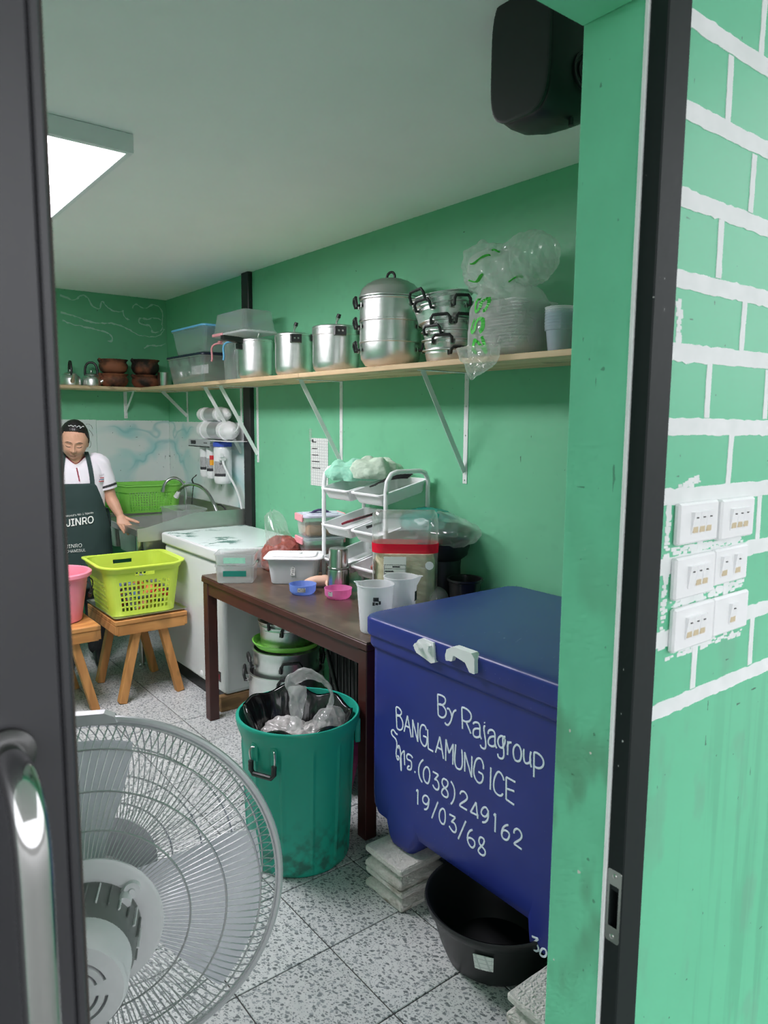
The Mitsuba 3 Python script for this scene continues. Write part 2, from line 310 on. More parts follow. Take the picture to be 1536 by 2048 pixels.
pc = struct('porch_ceiling'); only(pc, rb(-3.2, 3.4, -2.6, FY0-.01, 3.05, 3.12, .002), 'm_ceiling', False)
ce = struct('ceiling'); only(ce, rb(-1.4, WX+.1, FY0, BY+.1, CZ, CZ+.06, .001), 'm_ceiling', False)
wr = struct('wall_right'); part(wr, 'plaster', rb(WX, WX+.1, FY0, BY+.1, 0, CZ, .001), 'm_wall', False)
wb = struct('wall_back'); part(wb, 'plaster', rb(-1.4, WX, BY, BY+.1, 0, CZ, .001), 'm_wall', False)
wl = struct('wall_left'); only(wl, rb(-1.4, -1.3, FY0, BY, 0, CZ, .001), 'm_wall', False)
part(wb, 'marble_panel', rb(-.2, .78, BY-.005, BY, .6, 1.532, .001), 'm_marble', False)
part(wb, 'marble_panel', rb(.783, 1.62, BY-.005, BY, .6, 1.53, .001), 'm_marble', False)
part(wb, 'marble_panel', rb(1.622, WX-.005, BY-.005, BY, .6, 1.527, .001), 'm_marble', False)
part(wr, 'marble_panel', rb(WX-.005, WX, 4.225, BY-.005, .6, 1.52, .001), 'm_marble', False)
def strip(pts, w, amp, seed, o, ax_u, ax_v, nrm, t=.0012, step=.012):     # hand-painted line on a wall plane: polyline in (u, v)
    p = np.array(pts, float); L = np.r_[0, np.cumsum(np.linalg.norm(np.diff(p, axis=0), axis=1))]
    s = np.linspace(0, L[-1], max(3, int(L[-1]/step))); q = np.stack([np.interp(s, L, p[:, k]) for k in (0, 1)], 1)
    d = np.gradient(q, axis=0); d /= np.linalg.norm(d, axis=1, keepdims=True)+1e-9; nn = np.stack([-d[:, 1], d[:, 0]], 1)
    r = np.random.RandomState(seed); e1, e2 = (np.interp(s, s[::2] if len(s) > 4 else s, r.randn(len(s[::2] if len(s) > 4 else s))*amp) for _ in (0, 1))
    o, a, b, n = (np.array(x, float) for x in (o, ax_u, ax_v, nrm)); R = []
    for k in range(len(s)):
        l, h = q[k]+nn[k]*(w/2+e1[k]), q[k]-nn[k]*(w/2+e2[k])
        R.append([o+a*x[0]+b*x[1]+n*z for x, z in ((l, -t*.2), (l, t), (h, t), (h, -t*.2))])
    return loft(R)
def chalk(pts, w, seed, o, a, b, n): return strip(spline(np.array([(x, y, 0) for x, y in pts]), 60)[:, :2], w, w*.28, seed, o, a, b, n, .0006, .008)
BW = lambda x, y: (((x-331.7)*(2.18-1.411)/(331.7-119))+2.18, 2.443-(y-601.3)/275.)
for k, c in enumerate((((119, 614), (136, 619), (146, 620), (155, 612), (162, 609), (170, 612), (178, 626), (186, 631), (194, 630), (198, 617), (210, 628), (225, 634), (240, 632)), ((240, 630), (246, 645), (254, 648)),
        ((260, 624), (268, 615), (285, 622), (298, 615), (310, 613), (320, 620), (324, 630), (322, 648), (322, 660), (312, 668), (300, 668), (297, 658), (280, 655), (272, 650), (274, 643), (290, 644), (300, 640), (312, 640), (320, 642)),
        ((119, 646), (150, 652), (185, 660), (215, 658), (240, 663), (270, 676), (290, 679), (315, 674), (325, 660)), ((122, 660), (150, 668), (175, 671), (200, 676), (212, 680), (217, 690), (207, 693)), ((282, 704), (295, 697), (312, 696), (328, 690)))):
    part(wb, 'chalk_line', chalk([BW(*q) for q in c], .009, k, (0, BY, 0), (1, 0, 0), (0, 0, 1), (0, -1, 0)), 'm_chalk', False)
# black steel column on the right wall, plaster crumbs along the ceiling
co = struct('trim_1', 'black steel column on the green wall'); only(co, rb(WX-.03, WX+.01, 4.13, 4.222, 0, CZ, .004), 'm_black', False)
part(wr, 'tape', rb(WX-.0015, WX+.001, 1.63, 1.665, 1.515, 1.545, .0005), 'm_plastic_white', False)
part(wr, 'tape', rb(WX-.0015, WX+.001, 1.50, 1.525, 1.525, 1.555, .0005), 'm_plastic_white', False)
# ---------------------------------------------------------------- front wall: doorway, brick lines, switches, frame
wf = struct('wall_front')
part(wf, 'jamb', rb(JX, WX+.1, FY0, FY1, 0, CZ, .004), 'm_jamb', False)
part(wf, 'outer_face', rb(JX+.02, 3.4, FY0-.002, FY0+.02, 0, CZ+1., .001), 'm_front', False)
part(wf, 'lintel', rb(-.75, JX, FY0, FY1, HZ, CZ, .003), 'm_jamb', False)
part(wf, 'lintel', rb(-1.4, JX+.02, FY0-.002, FY0, HZ, CZ+1., .0005), 'm_front', False)
part(wf, 'pier', rb(-1.4, -.75, FY0-.002, FY1, 0, HZ, .003), 'm_jamb', False)
part(wf, 'pier', rb(-1.4, -.75, FY0, FY1, HZ, CZ, .003), 'm_jamb', False)
fr = struct('door_frame_1'); labels[fr]['label'] = 'black metal door frame on the green jamb'
part(fr, 'white_bead', rb(JX-.004, JX+.002, FY0-.0005, FY0+.006, 0, HZ+.3, .001), 'm_whitepaint', False)
b0 = rb(JX-.001, 1.0146, .600, FY0-.0006, 0, HZ+.35, .002)
slot = rb(JX-.01, JX+.02, .6075, .6215, .722, .790, .001)
try: b0 = trimesh.boolean.difference([b0, slot], engine='manifold')
except Exception: pass
part(fr, 'post', b0, 'm_frame', False)
st = sg.box(-.0125, -.062, .0125, .062).buffer(-.004).buffer(.004).difference(sg.box(-.007, -.034, .007, .034).buffer(.0015))
stm = frame(extr(st, .0012), (JX-.001, .6145, .763), (0, -1, 0), (-1, 0, 0))
sp = part(fr, 'strike_plate', stm, 'm_steel', False)
for z in (.815, .711): part(sp, 'screw', frame(lathe([(0, 0), (.004, 0), (.004, .0008), (.0025, .0016), (0, .0018)], 14), (JX-.0022, .6145, z), (0, 1, 0), (-1, 0, 0)), 'm_steel')
bz = [2.25, 2.127, 2.0, 1.878, 1.7585, 1.648, 1.531, 1.416, 1.302, 1.18, 1.058]
fo = ((0, FY0-.002, 0), (1, 0, 0), (0, 0, 1), (0, -1, 0))
for k, z in enumerate(bz): part(wf, 'painted_line', strip([(1.0145, z+.002*math.sin(k)), (1.6, z-.004*math.cos(k*2.)), (2.4, z)], .028, .0008, 50+k, *fo, step=.006), 'm_whitepaint', False)
vx = [1.277, 1.18, 1.277, 1.182, 1.278, 1.173, 1.263, 1.178, 1.28, 1.184]
for k in range(10):
    e = (1.045 if k % 2 == 0 else None)
    for x in ([e] if e else [])+[vx[k]+.208*q for q in range(6)]:
        w = .017 if x != e else .013
        part(wf, 'painted_line', strip([(x, bz[k]-.014), (x+.002*math.sin(k*3+x*9), bz[k+1]+.014)], w, .0006, 80+k*9+int(x*10), *fo, step=.006), 'm_whitepaint', False)
# ragged brush marks round the switches
rnd = random.Random(3)
def scrub(u0, v0, u1, v1, n, w):
    out = []
    for k in range(n):
        t = rnd.random(); u, v = u0+(u1-u0)*t+rnd.uniform(-w, w), v0+(v1-v0)*t+rnd.uniform(-w, w); s = rnd.uniform(.0015, .005)
        out.append(rb(u-s*1.6, u+s*1.6, FY0-.0028, FY0-.001, v-s*.7, v+s*.7, .0004))
    return cat(*out)
part(wf, 'brush_marks', cat(scrub(1.09, 1.325, 1.33, 1.326, 120, .006), scrub(1.1, 1.236, 1.34, 1.24, 150, .007), scrub(1.075, 1.41, 1.076, 1.16, 110, .005), scrub(1.10, 1.147, 1.35, 1.146, 80, .006), scrub(1.065, 1.415, 1.16, 1.445, 60, .006), scrub(1.07, 1.73, 1.076, 1.66, 50, .004)), 'm_whitepaint', False, kind='stuff')
# light switches
def switch(x0, x1, z0, z1, y0, rock, label, tabs=3, tilt=0.):
    k = thing('light_switch', label, 'light switch', None)
    pl = rb(x0, x1, y0, FY0-.002, z0, z1, .0035); cx, cz = (x0+x1)/2, (z0+z1)/2
    part(k, 'plate', pl, 'm_plastic_white', 25)
    for (a, b) in rock:
        n = max(1, int(round((b-a)/.021)))
        for i in range(n):
            u0, u1 = a+(b-a)*i/n, a+(b-a)*(i+1)/n
            m = hullmesh([(u, y, z) for u in (u0+.0003, u1-.0003) for y, z in ((y0+.002, cz-.019), (y0-.0012, cz-.019), (y0-.0062, cz+.019), (y0+.002, cz+.019))])
            r = part(k, 'rocker', m, 'm_plastic_white', False)
            part(r, 'window', rb((u0+u1)/2-.003, (u0+u1)/2+.003, y0-.0064, y0-.0048, cz+.0085, cz+.0105, .0003), 'm_black', False)
            if (n-i) <= tabs: part(r, 'tape', rb(u0+.003, u1-.003, y0-.0032, y0-.0012, cz-.016, cz-.006, .0004), 'm_tan', False)
    return k
a3 = .0305
switch(1.089, 1.215, 1.337, 1.406, .616, [(1.125, 1.189)], 'three-rocker white switch plate, top left of the six on the brick-painted wall')
switch(1.218, 1.337, 1.334, 1.405, .612, [(1.247, 1.311)], 'three-rocker white switch plate, top right of the six, standing proud and tilted')
switch(1.088, 1.215, 1.245, 1.316, .616, [(1.124, 1.188)], 'three-rocker white switch plate with two tapes, left of the middle row', tabs=2)
switch(1.2165, 1.337, 1.252, 1.317, .618, [(1.236, 1.259), (1.284, 1.307)], 'white switch plate with two separate rockers, right of the middle row')
switch(1.092, 1.222, 1.155, 1.230, .616, [(1.126, 1.190)], 'three-rocker white switch plate, bottom left of the six')
switch(1.224, 1.352, 1.158, 1.229, .618, [(1.278, 1.301)], 'white switch plate with a single rocker, bottom right of the six')
# ---------------------------------------------------------------- the black sliding door at the left and its chrome handle
dk = struct('door_1', 'black sliding door pushed open, chrome bar handle')
part(dk, 'leaf', rb(-.76, .1405, .602, .628, 0, HZ+.25, .003), 'm_door', False)
st_ = rb(.141, .149, .6025, .6275, 0, HZ+.25, .002)
part(dk, 'edge_rail', st_, 'm_door', False)
part(dk, 'pile_seal', rb(.1485, .1515, .605, .622, 0, HZ+.25, .001), 'm_gasket', False)
hp = np.array([.1, .0, 0.])
HX, HY = .098, .602
pth = spline([(HX, HY, 1.275), (HX, HY-.035, 1.275), (HX, HY-.058, 1.268), (HX, HY-.075, 1.245), (HX, HY-.080, 1.20), (HX, HY-.080, 1.10), (HX, HY-.080, .98), (HX, HY-.080, .90)], 80)
pth = np.vstack([pth, spline([(HX, HY-.080, .89), (HX, HY-.078, .85), (HX, HY-.058, .828), (HX, HY-.035, .823), (HX, HY, .823)], 30)])
hk = part(dk, 'handle', tube(pth, .0125, 24), 'm_chrome', 50, label='chrome bar handle')
for z in (1.275, .823): part(hk, 'collar', frame(lathe([(.0125, 0), (.021, 0), (.021, .006), (.016, .010), (.0125, .010)], 32), (HX, HY, z), (1, 0, 0), (0, -1, 0)), 'm_dark_metal', 40)
# ---------------------------------------------------------------- ceiling light, loudspeaker
lp = thing('ceiling_light', 'square-cornered white LED panel light on the ceiling', 'light')
part(lp, 'frame', trimesh.boolean.difference([rb(.252, .866, 2.43, 3.66, 2.385, CZ-.001, .002), rb(.272, .846, 2.45, 3.64, 2.37, 2.40, .001)], engine='manifold'), 'm_white', False)
dif = trimesh.creation.box((.574, 1.19, .004)); dif.apply_translation((.559, 3.045, 2.388))
mat('m_diffuser', (.8, .8, .8), .5)
only(lp+'__diffuser', dif, 'm_diffuser', False); COUNT[lp+'__diffuser'] = 0
scene[lp+'__diffuser']['emitter'] = {'type': 'area', 'radiance': {'type': 'rgb', 'value': [PANEL*1.04, PANEL*.96, PANEL*1.03]}}
ls = thing('loudspeaker', 'black rounded loudspeaker hung high beside the doorway', 'loudspeaker')
part(ls, 'cabinet', loft([np.stack([x+0*a, 1.14+hw*np.sign(np.cos(a))*np.abs(np.cos(a))**.5, 2.33+hh*np.sign(np.sin(a))*np.abs(np.sin(a))**.5], 1) for a in [np.linspace(0, 2*PI, 49)[:-1]] for x, hw, hh in ((1.262, .075, .125), (1.27, .083, .135), (1.30, .087, .140), (1.34, .087, .140), (1.40, .080, .125), (1.45, .065, .105), (1.46, .03, .06))][::-1]), 'm_black', 40)
part(ls, 'grille_rim', loft([np.stack([x+0*a, 1.14+hw*np.sign(np.cos(a))*np.abs(np.cos(a))**.5, 2.33+hh*np.sign(np.sin(a))*np.abs(np.sin(a))**.5], 1) for a in [np.linspace(0, 2*PI, 49)[:-1]] for x, hw, hh in ((1.25, .078, .130), (1.252, .083, .136), (1.259, .083, .136), (1.262, .078, .130))][::-1]), 'm_black', 40)
part(ls, 'bracket', cat(rb(1.34, 1.37, 1.12, 1.16, 2.40, CZ, .003)), 'm_black', False)
part(ls, 'knob', lathe([(0, 0), (.006, 0), (.006, .016), (0, .016)], 12, 1.36, 1.08, 2.187), 'm_black')
part(ls, 'horn_ring', cat(*[frame(lathe([(r, 0), (r+.006, 0), (r+.006, .004), (r, .004)], 30), (1.365, 1.052+.006*0, 2.29), (1, 0, 0), (0, -1, 0)) for r in (.018, .034)]), 'm_blackgloss')
# ---------------------------------------------------------------- shelves with brackets
SZ, SX, SY = 1.763, 1.852, 5.215
s1 = thing('wall_shelf', 'long pale wooden shelf along the right green wall', 'shelf')
part(s1, 'board', rb(SX, WX, .76, 3.05, SZ-.021, SZ, .002), 'm_shelf', False)
part(s1, 'board', rb(SX, WX, 3.052, BY-.002, SZ-.021, SZ, .002), 'm_shelf', False)
s2 = thing('wall_shelf', 'pale wooden shelf on the back wall above the woman', 'shelf')
part(s2, 'board', rb(-.4, SX-.001, SY, BY-.002, SZ-.021, SZ, .002), 'm_shelf', False)
def bracket(y=None, x=None, drop=.44, reach=.25, label=''):
    k = thing('shelf_bracket', label, 'bracket', None); z = SZ-.0215; m = []
    V = rb(-.013, .013, -.003, 0, -drop-.03, 0, .001); Hh = rb(-.013, .013, -reach-.02, 0, -.003, 0, .001)
    D = beam((0, -reach, -.002), (0, -.004, -drop+.02), .024, .0028, (1, 0, 0), .0008)
    scr = [('screw', frame(lathe([(0, 0), (.004, 0), (.003, .0015), (0, .002)], 10), (0, -.003, zz), (1, 0, 0), (0, -1, 0)), 'm_steel') for zz in (-.03, -.14, -drop*.6, -drop-.015)]
    for nm, g, b in [('wall_plate', V, 'm_whitepaint'), ('top_plate', Hh, 'm_whitepaint'), ('brace', D, 'm_whitepaint')]+scr:
        g = mv(g, rz=-90, x=WX-.0005, y=y, z=z) if y is not None else mv(g, x=x, y=BY-.0005, z=z)
        part(k, nm, g, b, False)
bracket(y=2.224, label='white angled shelf bracket, nearest to the doorway')
bracket(y=3.159, label='white angled shelf bracket above the paper on the wall')
bracket(y=4.081, label='white angled shelf bracket right of the black column')
bracket(y=4.30, label='white angled shelf bracket left of the black column over the water filter')
bracket(y=5.17, drop=.20, reach=.19, label='small white shelf bracket on the right wall near the corner')
bracket(x=1.842, drop=.17, reach=.19, label='small white shelf bracket on the back wall')
# ---------------------------------------------------------------- pots on the right shelf
def bail(r, w, z, ang, cx, cy, drop=0., h=.045, th=.0065):        # black side handle: U standing off the pot
    a = math.radians(ang); o = np.array([cx, cy, z]); d = np.array([math.cos(a), math.sin(a), 0]); t = np.array([-d[1], d[0], 0]); up = np.array([0, 0, 1.])
    q = [o+d*(r-.002)-t*w/2, o+d*(r+.016)-t*w/2-up*.002, o+d*(r+.022)-t*w/2+up*(h*.6), o+d*(r+.022)-t*w*.38+up*h, o+d*(r+.022)+t*w*.38+up*h, o+d*(r+.022)+t*w/2+up*(h*.6), o+d*(r+.016)+t*w/2-up*.002, o+d*(r-.002)+t*w/2]
    return tube(q, th, 8), cat(*[rb(-.010, .010, -.003, .001, -.010, .010, .001).apply_transform(np.array([[t[0], -d[0], 0, p[0]], [t[1], -d[1], 0, p[1]], [0, 0, 1, p[2]], [0, 0, 0, 1.]])) for p in (o+d*(r+.001)-t*w/2, o+d*(r+.001)+t*w/2)])
def cooker(x, y, r, h, label, ang, style=0):
    k = thing('pressure_cooker', label, 'pressure cooker', None); z = SZ+.001
    part(k, 'body', lathe([(0, 0), (r*.72, 0), (r*.86, .006), (r*.96, .02), (r, .05), (r, h-.03), (r*1.015, h-.028), (r*1.015, h-.002), (r*.99, h)], 56, x, y, z), 'm_alu', 40)
    part(k, 'lid', lathe([(r*.99, h), (r*1.01, h+.002), (r*1.01, h+.010), (r*.95, h+.014), (r*.7, h+.019), (r*.3, h+.022), (0, h+.022)], 56, x, y, z), 'm_alu', 40)
    a = math.radians(ang); d = np.array([math.cos(a), math.sin(a), 0]); t = np.array([-d[1], d[0], 0]); c = np.array([x, y, z])
    if style == 0:      # long lid handle
        m = hullmesh([c+d*(r-.03+u)+t*s*w+np.array([0, 0, h+v]) for u, w, v0, v1 in ((0, .015, -.016, .014), (.06, .021, -.010, .020), (.15, .016, .000, .022)) for s in (-1, 1) for v in (v0, v1)])
        lh = part(k, 'lid_handle', m, 'm_black', False)
        m = hullmesh([c+d*(r-.004+u)+t*s*w+np.array([0, 0, h-.03+v]) for u, w, v0, v1 in ((0, .014, -.016, .014), (.03, .012, -.012, .016)) for s in (-1, 1) for v in (v0, v1)])
        part(k, 'side_handle', m, 'm_black', False)
    else:
        m = hullmesh([c+d*(r-.002+u)+t*s*w+np.array([0, 0, h-.018+v]) for u, w, v0, v1 in ((0, .030, -.020, .022), (.03, .026, -.018, .020)) for s in (-1, 1) for v in (v0, v1)])
        sh = part(k, 'side_handle', m, 'm_black', False)
        for s in (-1, 1): part(sh, 'bolt', frame(lathe([(0, 0), (.005, 0), (.004, .002), (0, .002)], 12), c+d*(r+.0285)+t*s*.009+np.array([0, 0, h-.018]), t, d), 'm_steel')
        a2 = a+1.2; d2_ = np.array([math.cos(a2), math.sin(a2), 0]); t2 = np.array([-d2_[1], d2_[0], 0])
        part(k, 'side_handle', hullmesh([c+d2_*(r-.006+u)+t2*s*w+np.array([0, 0, h-.01+v]) for u, w, v0, v1 in ((0, .022, -.014, .022), (.055, .016, -.008, .018)) for s in (-1, 1) for v in (v0, v1)]), 'm_black', False)
    vt = c+np.array([0, 0, h+.02])+d*(.02 if style else -.02)
    part(k, 'valve', tube([vt, vt+[0, 0, .016], vt+[.004, -.006, .034]], [.006, .005, .009], 12), 'm_steel')
    part(k, 'weight', tube([vt+[.004, -.006, .034], vt+[.008, -.011, .052]], [.0105, .0095], 14), 'm_black' if style else 'm_steel')
    return k
cooker(1.975, 3.715, .097, .205, 'pressure cooker with a long black lid handle beside the pitchers', 188, 0)
cooker(2.0, 3.337, .099, .205, 'middle one of three aluminium pressure cookers on the shelf', 245, 1)
cooker(2.0, 2.945, .113, .205, 'tallest aluminium pressure cooker, directly left of the steamer', 245, 1)
sm = thing('steamer_pot', 'tall three-tier aluminium steamer with domed lid on the shelf', 'steamer'); x, y, r, z = 2.0, 2.524, .134, SZ+.001
part(sm, 'base_pot', lathe([(0, 0), (r*.62, 0), (r*.82, .012), (r*.96, .04), (r, .075), (r, .105), (r*1.02, .108), (r*1.02, .114), (r*.98, .116)], 64, x, y, z), 'm_alu', 40)
for i, z0 in enumerate((.116, .206)): part(sm, 'tier', lathe([(r*.97, z0-.004), (r, z0), (r*1.0, z0+.078), (r*1.025, z0+.081), (r*1.025, z0+.088), (r*.98, z0+.090)], 64, x, y, z), 'm_alu', 40)
z0 = .296; part(sm, 'lid', lathe([(r*1.03, z0), (r*1.04, z0+.004), (r*1.03, z0+.009), (r*1.0, z0+.016), (r*.955, z0+.034), (r*.90, z0+.045), (r*.86, z0+.047), (r*.78, z0+.060), (r*.70, z0+.063), (r*.60, z0+.073), (r*.52, z0+.075), (r*.40, z0+.082), (0, z0+.088)], 64, x, y, z), 'm_alu_dull', 35)
c = np.array([x, y, z+z0+.083]); part(sm, 'lid_handle', tube(spline([c+[0, -.024, 0], c+[0, -.026, .016], c+[0, -.018, .026], c+[0, .018, .026], c+[0, .026, .016], c+[0, .024, 0]], 24), .0055, 8), 'm_black')
for zz in (.075, .175, .262):
    for an in (187, 20):
        h, p_ = bail(r*1.0, .07, z+zz, an-35 if an == 187 else an-75, x, y, h=.032); hk = part(sm, 'side_handle', h, 'm_black'); part(hk, 'plate', p_, 'm_steel', False)
# leaning stack of shallow pans
def pan(nm, x, y, z, r, h, tilt, tdir, label, cat_='pot', m_='m_alu', hs=((200, 1), (20, 1)), rim=.012, grp=None, hh=.03):
    k = thing(nm, label, cat_, grp); q = lambda g: frame(g, (x, y, z), (math.cos(tilt)*math.cos(tdir), math.cos(tilt)*math.sin(tdir), math.sin(tilt)), (-math.sin(tilt)*math.cos(tdir), -math.sin(tilt)*math.sin(tdir), math.cos(tilt)))
    part(k, 'body', q(lathe([(0, 0), (r*.84, 0), (r*.93, .008), (r*.97, h*.45), (r, h*.7), (r*1.012, h*.72), (r*1.012, h*.78), (r, h*.8), (r, h-.004), (r+rim, h-.002), (r+rim, h+.001), (r-.003, h), (r*.965, h*.5), (r*.9, .010), (0, .006)], 56)), m_, 40)
    for an, on in hs:
        if on:
            g, p_ = bail(r, .075, h*.72, an-math.degrees(tdir), 0, 0, h=hh, th=.006); hk = part(k, 'side_handle', q(g), 'm_black'); part(hk, 'plate', q(p_), 'm_steel', False)
    return k
td = math.radians(-60); X0, Y0 = 2.015, 2.165
pan('pan', X0, Y0, SZ+.001, .094, .052, 0, td, 'lowest aluminium pan of the leaning stack beside the steamer', hs=((250, 1),), hh=.02)
pan('pan', X0, Y0, SZ+.043, .097, .05, .02, td, 'second aluminium pan from the bottom of the leaning stack', hs=((215, 1),), hh=.025)
pan('pan', X0, Y0+.006, SZ+.078, .095, .05, .03, td, 'third aluminium pan from the bottom of the leaning stack', hs=((195, 1),), hh=.028)
pan('pan', X0, Y0+.010, SZ+.112, .098, .055, .05, td, 'middle aluminium pan of the leaning stack with two black handles', hs=((215, 1), (262, 1)), hh=.03)
pan('wok', X0-.004, Y0+.022, SZ+.160, .112, .070, .12, td, 'second pan from the top of the leaning stack, black handle', hs=((190, 1), (262, 1)), hh=.034)
pan('wok', X0-.006, Y0+.030, SZ+.202, .118, .062, .17, td, 'topmost aluminium pan of the leaning stack, tilted under the plastic bag', hs=((185, 1),), hh=.04)
# ---------------------------------------------------------------- takeaway boxes in a plastic bag, cups
def clam(z, s, cx=2.02, cy=1.80): return loft([rr(.235*s, .21*s, .03, z+dz, 4, cx, cy)-[0, 0, 0] if k else rr(.19*s, .165*s, .03, z+dz, 4, cx, cy) for k, dz in enumerate((0, .011, .013, .0135))])
ORD = ['lowest', 'second', 'third', 'fourth', 'fifth', 'sixth', 'seventh', 'eighth', 'ninth', 'tenth', 'eleventh', 'twelfth', 'thirteenth', 'fourteenth', 'topmost']
for i in range(15):
    k = thing('takeaway_tray', (ORD[i]+' clear takeaway tray'+(' from the bottom' if 0 < i < 14 else '')+' of the pile inside the plastic bag'), 'plastic tray', 'takeaway trays in the bag')
    only(k, clam(SZ+.020+.0115*i, 1-.0015*i, 2.015+.004*math.sin(i*2.1), 1.80+.004*math.cos(i*1.7)), 'm_tray', False)
bg = thing('plastic_bag', 'clear plastic carrier bag with green lettering round the takeaway trays', 'plastic bag')
def sil(h):      # (cx, cy, rx, ry) of the bag at height h above the shelf
    P = np.array([[-.055, 1.835, 1.86, .015, .03], [-.03, 1.83, 1.86, .05, .07], [0.004, 1.985, 1.825, .135, .145], [.08, 1.99, 1.82, .155, .155], [.18, 2.0, 1.82, .145, .145], [.225, 2.01, 1.83, .11, .115], [.25, 2.0, 1.87, .075, .10], [.30, 2.0, 1.90, .10, .135], [.36, 2.0, 1.90, .085, .12], [.39, 2.0, 1.89, .04, .06]])
    return [np.interp(h, P[:, 0], P[:, k]) for k in range(1, 5)]
R_ = []; aa = np.linspace(0, 2*PI, 97)[:-1]
for h in np.linspace(.0045, .39, 46):
    cx, cy, rx, ry = sil(h); w = 1+.13*(np.abs(2*meshkit.fbm(np.stack([np.cos(aa)*2.2, np.sin(aa)*2.2, aa*0+h*9], 1), 3, 4)-1)-.25)+.05*(h > .22)*np.sin(aa*9+h*30)
    R_.append(np.stack([np.minimum(cx+rx*np.cos(aa)*w, WX-.004), cy+ry*np.sin(aa)*w, SZ+h+.012*np.sin(aa*3)*(h > .05)], 1))
bagm = crumple(loft(R_), .010, 9, 4)
bagm.vertices[:, 0] = np.minimum(bagm.vertices[:, 0], WX-.003)
bk = part(bg, 'film', bagm, 'm_film_white', 28)
aa2 = np.linspace(0, 2*PI, 73)[:-1]
tail = loft([np.stack([np.minimum(1.822+rx*np.cos(aa2), 1.848 if z < .002 else 9), cy+ry*np.sin(aa2), SZ+z+0*aa2], 1) for z, cy, rx, ry in [(np.interp(t, [0, 1], [.028, -.078]), np.interp(t, [0, .5, 1], [1.815, 1.80, 1.835]), np.interp(t, [0, .3, .7, 1], [.032, .030, .022, .004]), np.interp(t, [0, .3, .7, 1], [.10, .088, .05, .006])) for t in np.linspace(0, 1, 34)]])
part(bg, 'film', crumple(tail, .022, 15, 3, 8), 'm_film_heavy', 20)
for sgn, c_, s_ in ((1, (1.985, 1.945, SZ+.335), (.06, .115, .105)), (-1, (2.0, 1.755, SZ+.335), (.065, .14, .10)), (0, (2.01, 1.86, SZ+.265), (.08, .10, .06))):
    hm = trimesh.creation.icosphere(subdivisions=6); hm.apply_scale(s_); hm.apply_translation(c_); hm = crumple(hm, .045, 10, 21+sgn, 9, .8); hm.vertices[:, 0] = np.minimum(hm.vertices[:, 0], WX-.003)
    part(bg, 'handle_knot', hm, 'm_film_heavy', 20)
def drape(ch, z0, size, width, th0):      # lettering reading upwards, laid onto the bag
    from scipy.spatial import cKDTree
    g_ = {'S': [(.88, .80), (.55, 1), (.15, .82), (.25, .56), (.75, .44), (.86, .18), (.45, 0), (.1, .2)], '2': [(.12, .74), (.5, 1), (.88, .72), (.55, .36), (.1, 0), (.35, .01), (.95, .02)]}[ch]
    P_ = spline([(x*width, y*size, 0) for x, y in g_], 60); d_ = np.gradient(P_, axis=0); d_ /= np.linalg.norm(d_, axis=1, keepdims=True); n2 = np.stack([-d_[:, 1], d_[:, 0], 0*d_[:, 0]], 1)*.0062
    m = loft([np.array([p-q, p-q+[0, 0, .0012], p+q+[0, 0, .0012], p+q]) for p, q in zip(P_, n2)]); v = m.vertices
    c = np.array([2.0, 1.825]); bv = bagm.vertices; ba = np.arctan2(bv[:, 1]-c[1], bv[:, 0]-c[0]); br = np.hypot(bv[:, 0]-c[0], bv[:, 1]-c[1])
    ok = (bv[:, 2] > SZ+.004) & (bv[:, 2] < SZ+.26); tree = cKDTree(np.stack([np.cos(ba), np.sin(ba), bv[:, 2]*7], 1)[ok])
    th = math.radians(th0)-v[:, 1]/.15; z = z0+v[:, 0]; d, i = tree.query(np.stack([np.cos(th), np.sin(th), z*7], 1), k=6); rad = br[ok][i].max(1)+.002+v[:, 2]
    m.vertices = np.stack([c[0]+rad*np.cos(th), c[1]+rad*np.sin(th), z], 1); return m
for ch, z0, w_ in (('2', SZ+.008, .055), ('S', SZ+.075, .06), ('S', SZ+.147, .06)): part(bg, 'lettering', drape(ch, z0, .060, w_, 190), 'm_bag_green', False)
for k, (h, a0, a1) in enumerate(((.285, 150, 190), (.35, 160, 200), (.375, 190, 215), (.27, 230, 262))):
    q = []
    for a in np.radians(np.linspace(a0, a1, 14)):
        cx, cy, rx, ry = sil(h+.01*math.sin(a*6)); q.append((cx+rx*1.03*math.cos(a), cy+ry*1.03*math.sin(a), SZ+h+.01*math.sin(a*6)))
    part(bg, 'lettering', tube(q, .008, 8, flat=.35), 'm_bag_green')
for i in range(7):
    k = thing('plastic_cup', 'white plastic cups stacked upside by side at the shelf end beside the doorway', 'cup', 'stacked cups at the shelf end')
    labels[k]['label'] = (ORD[i] if i < 6 else 'topmost')+' white plastic cup'+(' from the bottom' if 0 < i < 6 else '')+' of the stack at the near shelf end'
    z = SZ+.001+.010*i; only(k, lathe([(0, 0), (.036, 0), (.039, .004), (.0475, .078), (.052, .08), (.052, .092), (.0535, .093), (.0535, .096), (.0505, .096), (.046, .08), (.038, .006), (0, .004)], 40, 2.0, 1.60, z), 'm_frostblue' if i < 6 else 'm_frost', 40)
